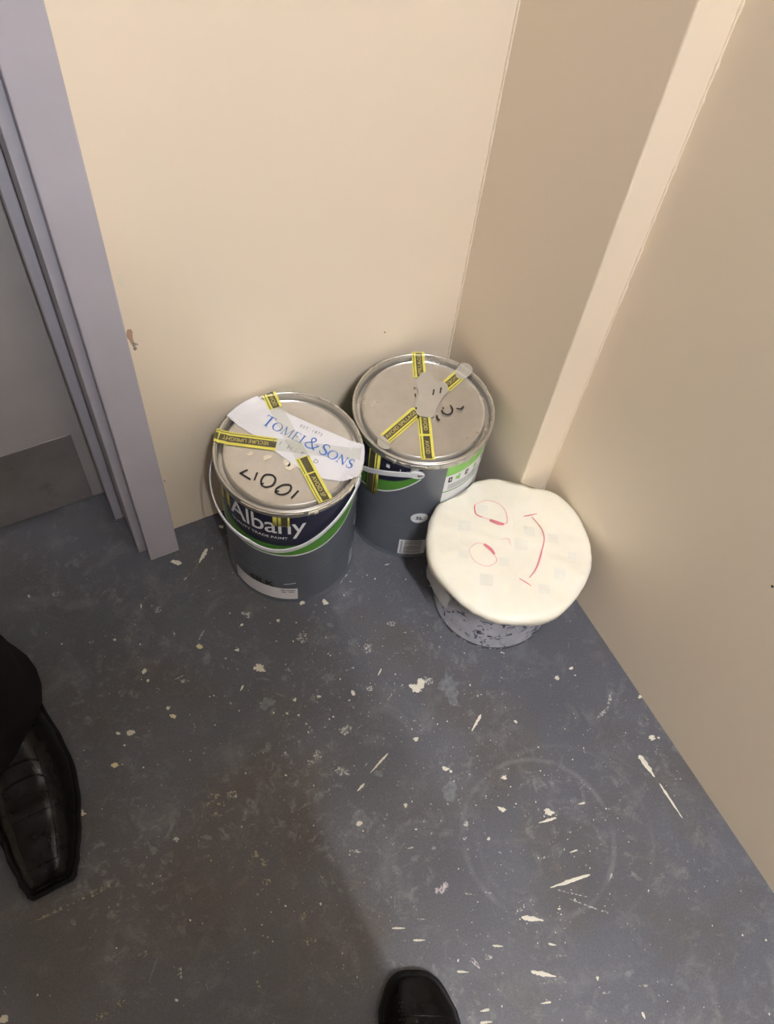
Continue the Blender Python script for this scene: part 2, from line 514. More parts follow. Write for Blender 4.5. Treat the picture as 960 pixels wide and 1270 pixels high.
# paint spills on the floor
STREAKS= [(-438.3,-49.7,-456.7,-66.5,5.0,0),(-473.8,-77.1,-489.4,-86.5,2.4,1),(-486.5,-165.7,-501.2,-179.0,2.4,1),(-468.5,-259.5,-474.7,-264.7,2.3,0),(-296.3,-315.3,-305.0,-321.9,1.9,0),(-291.4,-347.7,-309.6,-357.3,1.9,1),
 (-340.0,-419.3,-370.7,-431.7,2.6,0),(-383.2,-440.1,-394.8,-444.6,3.0,0),(-360.6,-415.7,-375.5,-422.0,1.6,1),(-353.8,-371.8,-362.2,-375.7,1.6,1),(-211.2,-178.5,-225.2,-177.5,2.0,1),(-268.9,-164.5,-295.0,-179.9,2.0,1),
 (-207.9,-426.6,-229.2,-440.2,3.9,0),(-32.8,-474.6,-51.5,-492.3,4.1,1),(-49.9,-491.9,-73.7,-497.4,5.1,1),(-49.6,-561.3,-48.3,-593.0,6.1,0),(-47.6,-602.0,-47.0,-649.5,3.0,0),(-189.8,-579.5,-212.4,-575.0,2.9,0),
 (-147.0,-580.2,-155.9,-577.9,2.4,0),(-189.1,-652.3,-239.6,-643.5,4.3,0),(-232.8,-649.7,-204.2,-672.8,1.9,1),(-225.7,-664.0,-193.6,-697.5,1.9,1),(-287.2,-655.1,-266.1,-669.6,4.7,0),(-306.8,-707.4,-284.1,-724.4,4.7,0),
 (-332.5,-665.5,-321.9,-671.7,2.3,0),(-274.0,-692.6,-266.8,-697.9,2.4,0),(-335.0,-603.4,-321.5,-611.5,1.9,1),(-312.0,-613.3,-304.3,-618.1,1.9,1),(-426.3,-598.9,-412.9,-605.5,2.3,0),(-410.4,-620.5,-398.3,-626.5,2.3,0),
 (-381.5,-669.9,-370.3,-676.4,2.3,0),(-360.5,-665.5,-356.9,-679.3,4.6,3),(-302.7,-742.8,-313.9,-738.8,2.3,0),(-367.7,-717.9,-377.7,-714.8,2.8,0),(-216.9,-796.9,-218.1,-803.7,2.9,0),(-396.4,-603.5,-387.3,-608.0,1.8,1),
 (-186.9,-622.4,-197.1,-620.8,1.9,0),(-222.5,-612.7,-234.1,-610.9,1.9,1),(-181.6,-601.6,-187.9,-600.1,1.9,1),(-192.8,-696.4,-201.7,-689.3,1.9,1),(-163.8,-662.9,-172.1,-668.4,1.9,1),(-383.2,-724.3,-370.6,-729.4,2.8,0),
 (-689.3,-416.8,-730.3,-416.8,6.1,2),(-730.3,-416.8,-783.4,-415.9,3.3,2),(-668.1,-508.5,-685.9,-528.8,1.9,4),(-549.1,-93.9,-550.6,-100.6,1.7,0),(-524.4,-147.3,-524.5,-157.9,1.7,1),(-532.1,-214.2,-544.9,-215.0,2.1,1),
 (-529.6,-222.2,-538.9,-223.1,2.4,1)]
BLOBS= [(-485.6,-51.7,4.1,-1.9,-1.3,-3.6,0),(-481.7,-55.6,3.4,-1.5,-1.0,-2.7,0),(-407.1,-23.9,2.7,-1.2,-1.1,-2.8,0),(-500.1,-185.2,3.6,-1.7,-1.2,-3.2,5),(-440.9,-246.3,6.4,-3.0,-1.9,-4.7,0),(-531.5,-111.5,4.0,-1.8,-1.3,-3.8,1),
 (-372.8,-230.8,7.3,-3.4,-2.5,-5.6,6),(-300.3,-281.0,4.8,-2.2,-3.5,-7.0,6),(-254.5,-262.8,5.3,-2.4,-1.6,-3.2,6),(-266.5,-358.5,6.5,-3.1,-3.1,-5.9,0),(-247.9,-356.7,6.5,-3.1,-2.4,-4.4,1),(-257.5,-353.6,5.1,-2.4,-2.0,-3.7,0),
 (-375.0,-369.6,6.2,-3.0,-2.5,-5.3,1),(-419.8,-383.1,4.1,-1.9,-2.7,-5.8,6),(-400.2,-415.5,6.1,-2.9,-2.2,-4.7,1),(-455.9,-364.9,2.4,-1.1,-1.1,-2.4,1),(-299.8,-418.5,2.8,-1.3,-1.1,-2.1,0),(-386.8,-314.8,2.1,-1.0,-0.8,-1.9,0),
 (-360.9,-437.3,4.7,-2.3,-1.5,-3.0,4),(-323.0,-195.3,3.8,-1.7,-1.5,-3.3,0),(-351.5,-183.1,3.4,-1.6,-1.1,-2.5,0),(-563.1,-259.9,3.0,-1.4,-0.9,-2.6,5),(-564.9,-246.0,2.7,-1.3,-0.7,-1.9,1),(-534.2,-221.7,4.9,-2.3,-1.1,-3.1,1),
 (-426.9,-167.3,5.5,-2.6,-1.7,-4.2,1),(-344.8,-329.3,2.5,-1.2,-1.4,-3.0,0),(-321.8,-333.3,5.0,-2.4,-1.5,-3.0,1),(-531.7,-382.3,5.2,-2.5,-1.6,-4.0,6),(-550.2,-375.3,5.2,-2.5,-1.3,-3.3,2),(-416.7,-305.6,2.1,-1.0,-0.8,-1.9,0),
 (-438.3,-179.3,1.8,-0.8,-0.7,-1.6,0),(-457.2,-210.5,2.1,-1.0,-0.8,-2.0,0),(-391.8,-193.6,1.8,-0.9,-0.7,-1.6,0),(-365.5,-296.6,7.1,-3.4,-2.8,-6.0,4),(-450.0,-295.2,7.6,-3.6,-2.8,-6.7,4),(-497.0,-204.6,5.0,-2.3,-3.0,-7.9,4),
 (-314.5,-263.8,5.2,-2.4,-1.9,-3.9,4),(-432.4,-387.5,3.4,-1.6,-1.1,-2.4,1),(-331.0,-229.2,3.7,-1.7,-1.5,-3.2,4),(-227.9,-377.7,10.2,-4.8,-9.8,-17.5,4),(-406.1,-478.1,11.7,-5.7,-4.7,-9.6,4),(-409.6,-479.9,3.7,-1.8,-1.4,-2.8,0),
 (-292.0,-494.3,8.6,-4.2,-5.9,-10.6,4),(-89.3,-427.0,2.9,-1.3,-1.5,-2.3,0),(-63.9,-423.7,2.4,-1.1,-1.2,-1.9,0),(-20.8,-550.0,3.7,-1.8,-2.2,-2.9,0),(-12.9,-553.8,1.4,-0.7,-0.9,-1.2,0),(-2.0,-497.6,2.4,-1.1,-1.3,-1.8,0),
 (-299.3,-418.4,2.7,-1.3,-0.9,-1.8,0),(-283.8,-467.7,3.5,-1.7,-1.4,-2.5,0),(-279.3,-473.6,1.8,-0.8,-0.7,-1.3,0),(-222.6,-509.4,3.1,-1.5,-1.2,-2.1,0),(-244.8,-541.4,3.9,-1.9,-1.4,-2.4,0),(-194.6,-569.4,4.8,-2.3,-2.0,-3.1,0),
 (-293.8,-537.8,2.5,-1.2,-3.1,-5.5,1),(-302.4,-551.0,2.9,-1.4,-0.9,-1.5,1),(-357.7,-588.4,5.7,-2.8,-2.0,-3.6,3),(-349.8,-586.3,3.3,-1.6,-1.8,-3.3,3),(-277.6,-564.1,2.1,-1.0,-0.9,-1.5,0),(-285.3,-647.8,2.8,-1.4,-1.3,-2.1,1),
 (-342.5,-673.6,3.1,-1.6,-1.6,-2.7,1),(-207.0,-758.8,4.8,-2.4,-2.0,-2.8,4),(-427.7,-506.7,5.7,-2.8,-0.9,-1.9,1),(-367.5,-544.4,4.9,-2.4,-1.6,-3.0,4),(-375.7,-369.2,6.2,-3.0,-2.2,-4.5,1),(-402.0,-413.3,6.0,-2.9,-2.0,-4.3,1),
 (-349.5,-485.5,1.7,-0.8,-1.3,-2.4,0),(-336.9,-511.8,2.1,-1.0,-1.1,-2.0,1),(-384.8,-518.1,2.1,-1.0,-0.8,-1.6,1),(-368.2,-531.1,3.3,-1.6,-0.8,-1.5,1),(-343.3,-543.2,3.7,-1.8,-0.8,-1.5,1),(-242.9,-746.8,1.6,-0.8,-0.9,-1.3,0),
 (-242.2,-763.3,3.1,-1.6,-1.1,-1.6,1),(-200.0,-776.9,4.0,-2.0,-0.9,-1.2,1),(-278.7,-677.7,2.4,-1.2,-0.9,-1.4,1),(-267.3,-709.1,4.8,-2.4,-0.6,-1.0,1),(-171.5,-454.2,1.8,-0.9,-1.1,-1.8,0),(-362.0,-436.9,4.7,-2.3,-1.5,-3.0,4),
 (-698.6,-324.8,4.0,-1.9,-1.0,-3.4,0),(-703.5,-319.9,2.4,-1.2,-0.8,-2.6,0),(-610.2,-401.9,3.2,-1.6,-1.0,-2.9,1),(-533.1,-382.6,4.1,-2.0,-1.3,-3.4,1),(-548.8,-385.1,3.7,-1.8,-1.1,-3.0,2),(-559.9,-382.2,4.9,-2.4,-1.0,-2.5,2),
 (-557.8,-395.7,3.7,-1.8,-1.0,-2.5,2),(-534.7,-459.0,4.8,-2.4,-1.9,-4.7,2),(-528.4,-470.6,4.0,-2.0,-2.0,-4.7,2),(-533.7,-491.3,4.4,-2.1,-1.4,-3.4,2),(-509.1,-544.4,3.9,-1.9,-2.0,-4.4,2),(-681.9,-500.4,3.7,-1.9,-1.1,-3.3,2),
 (-653.0,-535.0,2.2,-1.1,-1.8,-4.9,1),(-715.9,-536.0,5.8,-2.9,-1.1,-3.4,2),(-738.9,-536.4,6.4,-3.2,-1.3,-4.1,2),(-830.1,-494.2,4.2,-2.1,-0.9,-3.5,0),(-581.4,-583.4,4.1,-2.1,-1.1,-2.7,2),(-571.3,-553.6,3.0,-1.5,-0.7,-1.8,2),
 (-492.5,-609.2,2.7,-1.3,-1.0,-2.1,2),(-655.0,-424.6,2.3,-1.2,-0.7,-2.0,4),(-665.2,-558.0,1.5,-0.7,-0.5,-1.4,0),(-582.6,-441.6,1.6,-0.8,-0.6,-1.6,2),(-740.2,-436.1,2.6,-1.3,-1.0,-3.4,4),(-647.8,-288.7,2.5,-1.2,-0.7,-2.3,5),
 (-487.9,-540.1,1.2,-0.6,-0.5,-1.1,0),(-577.4,-415.6,5.6,-2.8,-1.1,-2.8,4),(-515.7,-569.7,6.9,-3.5,-1.6,-3.5,2),(-647.6,-32.6,4.8,-2.2,-1.0,-3.5,1),(-677.7,-23.1,2.8,-1.3,-0.9,-3.5,1),(-624.8,-120.8,2.8,-1.3,-0.8,-2.5,1),
 (-596.3,-129.5,1.6,-0.7,-0.5,-1.5,0),(-575.9,-187.6,2.8,-1.3,-1.1,-3.1,0),(-575.7,-201.7,1.5,-0.7,-0.7,-2.1,0),(-530.3,-111.4,3.5,-1.6,-1.3,-3.8,1),(-646.7,-287.9,3.7,-1.8,-0.8,-2.5,5),(-630.9,-251.9,2.3,-1.1,-0.6,-1.9,0),
 (-616.8,-257.5,4.7,-2.2,-1.1,-3.2,0),(-612.5,-267.0,2.9,-1.4,-1.0,-2.9,2),(-680.5,-233.8,1.7,-0.8,-0.5,-1.6,4),(-654.6,-424.7,1.9,-0.9,-0.6,-1.6,2),(-659.1,-106.8,0.9,-0.4,-0.3,-1.1,0),(-568.5,-149.6,0.9,-0.4,-0.4,-1.1,0),
 (-565.1,-247.2,1.8,-0.9,-0.7,-2.0,0),(-562.7,-259.9,2.7,-1.3,-0.7,-2.0,0),(-659.0,-220.5,4.7,-2.2,-1.4,-4.6,4),(-683.5,-261.6,1.7,-0.8,-0.4,-1.3,1),(-628.5,-269.7,1.2,-0.6,-0.4,-1.3,0),(-690.7,-440.8,2.4,-1.2,-0.4,-1.3,2)]
SPILL = [M['p%d' % i] for i in range(7)]
def blob_mesh(c, ax, ay, seed, h=0.0005):
    r = random.Random(seed); n = 30
    ph = [r.random() * 6.28 for _ in range(4)]; am = [0.22 * r.random() + 0.04, 0.2 * r.random(), 0.18 * r.random(), 0.14 * r.random()]
    outer, inner = [], []
    for i in range(n):
        a = 2 * PI * i / n
        k = 1 + am[0] * math.sin(2 * a + ph[0]) + am[1] * math.sin(3 * a + ph[1]) + am[2] * math.sin(5 * a + ph[2]) + am[2] * math.sin(9 * a + ph[3]) + (0.25 + am[3] * 2.5) * (r.random() - .5)
        x = k * math.cos(a); y = k * math.sin(a)
        px = c[0] + x * ax[0] + y * ay[0]; py = c[1] + x * ax[1] + y * ay[1]
        outer.append((px, py, 0.00002))
        inner.append((c[0] + (px - c[0]) * .8, c[1] + (py - c[1]) * .8, h))
    v = outer + inner + [(c[0], c[1], h * 1.15)]
    f = [(i, (i + 1) % n, n + (i + 1) % n, n + i) for i in range(n)] + [(n + i, n + (i + 1) % n, 2 * n) for i in range(n)]
    return v, f
def streak_mesh(p0, p1, wd, seed, h=0.0005):
    r = random.Random(seed); n = 12
    a = Vector(p0); b = Vector(p1); t = b - a; s = Vector((-t.y, t.x)).normalized()
    v = []
    for i in range(n + 1):
        u = i / n
        k = wd / 2 * (0.45 + 0.55 * math.sin(PI * min(1, u * 1.15 + .08)) ** 0.6) * (0.8 + 0.4 * r.random())
        if i in (0, n): k *= 0.4
        c = a + t * u + s * (wd * 0.12 * (r.random() - .5))
        kl = k * (0.8 + .4 * r.random()); kr = k * (0.8 + .4 * r.random())
        v += [(c.x - s.x * kl, c.y - s.y * kl, 0.00002), (c.x - s.x * kl * .6, c.y - s.y * kl * .6, h), (c.x + s.x * kr * .6, c.y + s.y * kr * .6, h), (c.x + s.x * kr, c.y + s.y * kr, 0.00002)]
    f = []
    for i in range(n):
        for k in range(3):
            f.append((4 * i + k, 4 * i + k + 1, 4 * i + 5 + k, 4 * i + 4 + k))
    f += [(0, 1, 2, 3), tuple(4 * n + k for k in (3, 2, 1, 0))]
    f = [q[::-1] for q in f]
    return v, f
for k, (x0, y0, x1, y1, wd, c) in enumerate(STREAKS):
    v, f = streak_mesh((x0 / 1e3, y0 / 1e3), (x1 / 1e3, y1 / 1e3), wd / 1e3, k)
    obj('paint_streak', v, f, SPILL[c], FLOOR)
for k, (x, y, ax, ay, bx, by, c) in enumerate(BLOBS):
    v, f = blob_mesh((x / 1e3, y / 1e3), (ax / 1e3, ay / 1e3), (bx / 1e3, by / 1e3), 100 + k, 0.0005 if c in (0, 5) else 0.0003)
    obj('paint_spill', v, f, SPILL[c], FLOOR)
# fine spatter: too small to pick apart
rng = random.Random(11)
def spatter(n, cx, cy, sx, sy, lo, hi, mb):
    for _ in range(n):
        x = rng.gauss(cx, sx); y = rng.gauss(cy, sy)
        if not (-1.2 < x < -0.004 and -1.3 < y < -0.006): continue
        if x > -0.05 and y > -0.215: continue
        r = lo + (hi - lo) * rng.random() ** 3
        e = 1 + rng.random() * 0.8; a0 = rng.random() * PI
        c, s = math.cos(a0), math.sin(a0)
        vv = [(x, y, 0.00045)]
        for i in range(6):
            a = PI * i / 3; px = r * e * math.cos(a) * (0.8 + .4 * rng.random()); py = r * math.sin(a) * (0.8 + .4 * rng.random())
            vv.append((x + px * c - py * s, y + px * s + py * c, 0.00002))
        mb.add(vv, [(0, 1 + i, 1 + (i + 1) % 6) for i in range(6)])
for mat, sets in (('p0', [(330, -0.25, -0.55, 0.13, 0.16, .0003, .0010), (90, -0.38, -0.25, 0.10, 0.12, .0003, .0011), (120, -0.55, -0.35, 0.2, 0.25, .0003, .0010), (120, -.3, -.6, .3, .35, .0003, .0012)]),
                  ('p1', [(300, -0.27, -0.50, 0.15, 0.18, .0003, .0012), (300, -0.38, -0.27, 0.10, 0.10, .0003, .0014), (120, -0.5, -0.4, 0.2, 0.25, .0003, .0012), (60, -.24, -.31, .05, .02, .0003, .0014)]),
                  ('p2', [(120, -0.50, -0.52, 0.06, 0.09, .0003, .0012), (120, -0.58, -0.42, 0.12, 0.14, .0003, .0012)])):
    m = MB()
    for q in sets: spatter(*q, m)
    m.obj('paint_spatter', M[mat], FLOOR, kind='stuff')

# ceiling batten light above and behind the photographer
def batten(x, y, rz, tubemat, label, h=.60):
    L = empty('ceiling_light_offscreen', (x, y, ZC), rz)
    tag(L, label, 'light')
    m = MB(); m.box(-.045, .045, -h - .06, h + .06, -.045, 0.0); m.obj('housing', M['lampwhite'], L, bevel=.006)
    v, f = tube([(0, -h, -.075), (0, h, -.075)], .0185, 16); obj('tube_offscreen', v, f, M[tubemat], L, True)
    for s in (-1, 1):
        m = MB(); m.box(-.018, .018, s * (h + .015) - .012, s * (h + .015) + .012, -.095, -.045); m.obj('tube_holder', M['lampwhite'], L, bevel=.003)
batten(-0.49, -1.58, 0, 'tube', 'short white batten light with one fluorescent tube behind the photographer', .27)

# ------------------------------------------------------------------ paint tins
RB = 0.0865
HT = 0.2325
def swoosh(p):       # lower edge of the green stripe at angle p from the front
    return 0.127 + 0.066 * min(1.2, abs(p) / 90.0) ** 2.8
def paint_tin(label, loc, front, lidmat):
    T = empty('paint_tin', (loc[0], loc[1], 0.0))
    tag(T, label, 'paint tin', 'five litre paint tins')
    # body with rolled foot and two faint beads
    prof = [(0.0, 0.003), (0.082, 0.003), (0.0845, 0.0), (0.0878, 0.0004), (0.0882, 0.003), (0.0872, 0.005), (RB, 0.0068), (RB, 0.0100)]
    for z in (0.076,):
        prof += [(RB, z - .004), (RB, z - .002), (RB - .0006, z), (RB, z + .002), (RB, z + .004)]
    prof += [(RB, 0.219)]
    v, f = lathe(prof, 128)
    body = autosmooth(obj('body', v, f, M['can'], T), 35)
    # metal neck ring and lid
    v, f = lathe([(RB - .001, 0.2185), (0.0878, 0.2188), (0.0898, 0.2205), (0.0902, 0.224), (0.0898, 0.2285), (0.0906, 0.2300), (0.0904, 0.2318), (0.0892, 0.2326), (0.0878, 0.2320), (0.0868, 0.2300), (0.0866, 0.2262)], 128)
    ring = autosmooth(obj('neck_ring', v, f, M['rim'], T), 60)
    v, f = lathe([(0.0869, 0.2300), (0.0860, 0.2308), (0.0850, 0.2296), (0.0844, 0.2195), (0.0802, 0.2195), (0.0792, 0.2292), (0.0778, 0.2302), (0.0766, 0.2290), (0.0752, 0.2286), (0.05, 0.2287), (0.02, 0.2288), (0.0, 0.2288)], 128)
    lid = autosmooth(obj('lid', v, f, lidmat, T), 50)
    # printed label: navy field, green stripe with pale edges
    e = 92
    gb = lambda d: swoosh(d - front)
    taper = lambda d: 0.023 * (1 - 0.5 * max(0.0, (abs(d - front) - 60) / 32.0))
    gt = lambda d: gb(d) + taper(d)
    v, f = cylpatch(RB + .0002, front - e, front + e, gt, 0.2186, 96, 4)
    obj('navy_field', v, f, M['navy'], T, True)
    v, f = cylpatch(RB + .00025, front - e, front + e, gb, gt, 96, 1)
    obj('green_stripe', v, f, M['green'], T, True)
    v, f = cylpatch(RB + .0003, front - e, front + e, lambda d: gb(d) - .0028, gb, 96, 1)
    obj('pale_edge', v, f, M['white'], T, True)
    m = MB()
    t2, tf = text2d('Albany', 0.034, 0.102, 0.004, 0.95)
    m.add(cyl_map(t2, front - 36.5, 0.1795, RB + .0005), tf)
    m.obj('brand_lettering', M['white'], T)
    m = MB()
    t2, tf = text2d('QUALITY TRADE PAINT', 0.0052, 0.079, 0.012)
    m.add(cyl_map(t2, front - 36, 0.1665, RB + .0005), tf)
    m.obj('small_lettering', M['white'], T)
    m = MB()
    t2, tf = text2d('SILK', 0.0125, 0.037, 0.035)
    m.add(cyl_map(t2, front - 21, 0.0385, RB + .0005), tf)
    m.obj('finish_lettering', M['blackink'], T)
    # pale panel between the ends of the wrap label
    v, f = cylpatch(RB + .0002, front + 93, front + 113, lambda d: 0.012, 0.2186, 16)
    obj('seam_panel', v, f, M['can'], T, True)
    # information panel on the back
    b0, b1 = front + 113, front + 200
    v, f = cylpatch(RB + .0003, b0, b1, 0.120, 0.196, 48); obj('info_panel', v, f, M['white'], T, True)
    v, f = cylpatch(RB + .0003, b0, b1, 0.196, 0.2186, 48); pg = obj('info_heading', v, f, M['green_lt'], T, True)
    for z in (0.160, 0.136):
        v, f = cylpatch(RB + .0005, b0, b1, z, z + .0022, 48); obj('info_rule', v, f, M['green'], T, True)
    for d, wd, z0, z1, mat in ((3, 3.6, .181, .192, 'blackink'), (10, 3.2, .183, .190, 'green_lt'), (12.5, 2.0, .181, .193, 'green_lt'), (20, 3.6, .181, .192, 'blackink'), (31, 3.0, .182, .190, 'green_lt'), (42, 3.6, .181, .193, 'blackink')):
        v, f = cylpatch(RB + .0005, b0 + d, b0 + d + wd, z0, z1, 4); ic = obj('icon', v, f, M[mat], T, True)
        if mat == 'blackink':
            v, f = cylpatch(RB + .0007, b0 + d + 1.4, b0 + d + wd - 1.2, z0 + .004, z1 - .003, 4); obj('icon_inset', v, f, M['white'], ic, True)
    for k in range(4):
        v, f = cylpatch(RB + .0005, b0 + 4, b0 + 40 - 5 * (k % 2), .1745 - .0030 * k, .1757 - .0030 * k, 20); obj('text_line', v, f, M['greyink'], T, True)
    # volume badge
    bd = front + 97
    v2 = [(0.0118 * math.cos(2 * PI * i / 32), 0.0118 * math.sin(2 * PI * i / 32)) for i in range(32)]
    badge = obj('volume_badge', cyl_map(v2 + [(0, 0)], bd, 0.1055, RB + .0004), [(32, i, (i + 1) % 32) for i in range(32)], M['white'], T)
    t2, tf = text2d('5L', 0.0072, 0.0095, 0.03)
    obj('badge_lettering', cyl_map(t2, bd - 3.1, 0.1020, RB + .0007), tf, M['navy'], badge)
    # barcode
    v, f = cylpatch(RB + .0004, front + 83, front + 108.5, 0.009, 0.047, 16); bc = obj('barcode_label', v, f, M['can_lt'], T, True)
    bc.data.materials[0] = M['white']
    r = random.Random(3); m = MB(); z = 0.0115
    while z < 0.0435:
        h = 0.0006 + 0.0012 * r.random(); m.add(*cylpatch(RB + .0006, front + 88, front + 104, z, z + h, 10)); z += h + 0.0007 + 0.0012 * r.random()
    for k in range(11): m.add(*cylpatch(RB + .0006, front + 84.5, front + 86.5, 0.0112 + k * .003, 0.0131 + k * .003, 2))
    m.obj('barcode_bars', M['greyink'], bc)
    return T

def bail(T, front, prof, rbulge, wd=0.0072, th=0.0016):
    """flat plastic strap hanging from the two ears; prof = height by angle from the front"""
    v = []; f = []; N = 96
    for i in range(N + 1):
        p = -90 + 180 * i / N
        z = prof(p); r = rbulge(p); a = RAD(front + p)
        for dr, dz in ((0, -wd / 2), (th, -wd / 2 + .0006), (th, wd / 2 - .0006), (0, wd / 2)):
            v.append(((r + dr) * math.cos(a), (r + dr) * math.sin(a), z + dz))
    for i in range(N):
        for k in range(4):
            l = (k + 1) % 4
            f.append((4 * i + k, 4 * i + 4 + k, 4 * i + 4 + l, 4 * i + l))
    f += [(0, 1, 2, 3), tuple(4 * N + k for k in (3, 2, 1, 0))]
    B = obj('handle', v, f, M['plastic'], T)
    autosmooth(B, 50)
    for s in (-1, 1):
        a = RAD(front + 90 * s); z = prof(90)
        # looped end around a pressed metal ear
        pts = []
        for i in range(20):
            q = 2 * PI * i / 20
            ang = a + (0.0085 * math.cos(q) - 0.004 * s) / RB
            pts.append((0.0888 * math.cos(ang), 0.0888 * math.sin(ang), z + 0.0058 * math.sin(q)))
        vv, ff = tube(pts, 0.0017, 6, True); obj('handle_loop', vv, ff, M['plastic'], B, True)
        vv, ff = lathe([(0.0, .0042), (.0022, .004), (.0034, .0028), (.0036, .0016), (.0055, .0008), (.0062, 0.0)], 16)
        o = obj('ear', vv, ff, M['screw'], T, True)
        o.rotation_euler = (0, PI / 2, a); o.location = ((RB + .0004) * math.cos(a), (RB + .0004) * math.sin(a), z)
    return B

ZL = 0.2294
def lidz(x, y):
    return interp(math.hypot(x, y), [(.0745, .2294), (.0790, .2308), (.0855, .2312), (.0880, .2331)]) - .2294
def drape(o, cuts=0):
    me = o.data
    if cuts:
        b = bmesh.new(); b.from_mesh(me); bmesh.ops.subdivide_edges(b, edges=b.edges[:], cuts=cuts, use_grid_fill=True); b.to_mesh(me); b.free()
    for q in me.vertices: q.co.z += lidz(q.co.x, q.co.y)
    me.update()
    return o
def tape(T, p0, p1, wd, z, segs, seed=0, flip=False, yel='yellow', gap=.0022):
    """printed warning tape lying on the lid from p0 to p1 (mm, lid centre = 0); segs = (from, to, words) fractions"""
    a = Vector((p0[0] / 1e3, p0[1] / 1e3)); b = Vector((p1[0] / 1e3, p1[1] / 1e3))
    Ln = (b - a).length; ang = math.atan2(b.y - a.y, b.x - a.x)
    def strip(x0, x1, y0, y1, dz):
        n = max(1, int((x1 - x0) / 0.001)); v2 = []; ff = []
        for i in range(n + 1):
            x = x0 + (x1 - x0) * i / n
            v2 += [(x, y0), (x, y1)]
        for i in range(n): ff.append((2 * i, 2 * i + 2, 2 * i + 3, 2 * i + 1))
        return flat_map(v2, a, ang, z + dz), ff
    sg = -1 if flip else 1
    out = []
    for (u0, u1, words, rev) in segs:
        x0, x1 = u0 * Ln, u1 * Ln
        tp = drape(obj('tape', *strip(x0, x1, -wd / 2, wd / 2, 0), M[yel], T))
        if yel != 'tapepale':
            so = tp.modifiers.new('s', 'SOLIDIFY'); so.thickness = 0.00025; so.offset = -1
        out.append(tp)
        if words is None: continue
        yb0, yb1 = (-0.30 * wd, 0.20 * wd) if sg < 0 else (-0.20 * wd, 0.30 * wd)
        drape(obj('tape_band', *strip(x0 + gap, x1 - gap * .5, min(yb0, yb1), max(yb0, yb1), .0003), M['tapedark'], tp))
        yl = -0.40 * wd if sg > 0 else 0.34 * wd
        drape(obj('tape_line', *strip(x0 + gap, x1 - gap * .5, yl, yl + .0010, .0003), M['tapedark'], tp))
        if words:
            tw = min(x1 - x0 - .006, 0.0050 * len(words) * 0.8)
            t2, tf = text2d(words, wd * .28, tw, 0.01)
            if rev: t2 = [(tw - x, wd * .28 - y) for x, y in t2]
            ym = (yb0 + yb1) / 2 - wd * .14; xm = (x0 + x1) / 2 - tw / 2
            t2 = [(x + xm, y + ym) for x, y in t2]
            drape(obj('tape_lettering', flat_map(t2, a, ang, z + .0006), tf, M['tapetext'], tp), 1)
    return out

def side_tape(T, d0, d1, zlo, zhi, r, bands, yel='yellow'):
    v, f = cylpatch(r, d0, d1, zlo, zhi, 10, 2)
    tp = obj('tape', v, f, M[yel], T, True)
    so = tp.modifiers.new('s', 'SOLIDIFY'); so.thickness = 0.00025
    for u0, u1 in bands:
        v, f = cylpatch(r + .0003, d0 + (d1 - d0) * u0, d0 + (d1 - d0) * u1, zlo + .0015, zhi - .0015, 6, 2)
        obj('tape_band', v, f, M['tapedark'], tp, True)
    return tp

def lid_patch(T, name, pts, z, mat, parent=None):
    """flat shape on the lid from an outline in mm"""
    n = len(pts); cx = sum(p[0] for p in pts) / n; cy = sum(p[1] for p in pts) / n
    v = [(x / 1e3, y / 1e3, z) for x, y in pts] + [(cx / 1e3, cy / 1e3, z)]
    o = obj(name, v, [(n, i, (i + 1) % n) for i in range(n)], mat, parent or T)
    drape(o, 11)
    so = o.modifiers.new('s', 'SOLIDIFY'); so.thickness = 0.0002; so.offset = -1
    return o

def lid_ink(T, name, strokes, wd, z, mat, parent=None):
    m = MB()
    for s in strokes:
        p = spline(s, 6) if len(s) > 2 else s
        v, f = ribbon2d(p, [wd * (0.85 + .2 * math.sin(PI * min(1, i / max(1, len(p) - 1) + .15))) for i in range(len(p))])
        m.add([(x / 1e3, y / 1e3, z) for x, y in v], f)
    return drape(m.obj(name, mat, parent or T))

# --- tin with the paper label
F1 = -131.0
T1 = paint_tin('paint tin with a blue-lettered white paper label and marker code on its lid', (-0.329, -0.0954), F1, M['lid1'])
BZ = lambda p: .1455 + .0615 * abs(math.sin(RAD(p))) ** 2
bail(T1, F1, BZ, lambda p: 0.0885 + 0.0035 * math.cos(RAD(p)) + (0.0075 * math.sin(RAD(min(180, (-p - 15) * 2.6))) if -84 < p < -15 else 0))
def arc(d0, d1, R, n=12): return [(R * math.cos(RAD(d0 + (d1 - d0) * i / n)), R * math.sin(RAD(d0 + (d1 - d0) * i / n))) for i in range(n + 1)]
outline = [(20.5, 54.1), (52, 12.5)] + arc(-19.5, -50, 90.8) + [(39.5, -67), (22, -55), (5, -37), (-12, -2), (-27, 34), (-41, 59)] + arc(122.5, 92, 90.8)
pl = lid_patch(T1, 'paper_label', outline, ZL, M['paper'])
# serif lettering drawn stroke by stroke, cap height 1
def ell(cx, cy, rx, ry, n=28): return [(cx + rx * math.cos(2 * PI * i / n), cy + ry * math.sin(2 * PI * i / n)) for i in range(n)]
TK, TN = 0.135, 0.055
def serif(x, y, h=.17): return ([(x - h, y), (x + h, y)], 0.05)
def ring(cx, cy, rx, ry):
    n = 28
    return (ell(cx, cy, rx, ry, n), [0.06 + 0.095 * abs(math.cos(2 * PI * i / n)) ** 1.5 for i in range(n)], True)
def esse(w):
    p = spline([(.80 * w, .80), (.68 * w, .94), (.42 * w, .98), (.18 * w, .84), (.22 * w, .64), (.5 * w, .50), (.80 * w, .34), (.80 * w, .12), (.52 * w, .02), (.24 * w, .06), (.10 * w, .24)], 5)
    n = len(p); return (p, [0.05 + 0.11 * math.sin(PI * i / (n - 1)) ** 2 for i in range(n)], False)
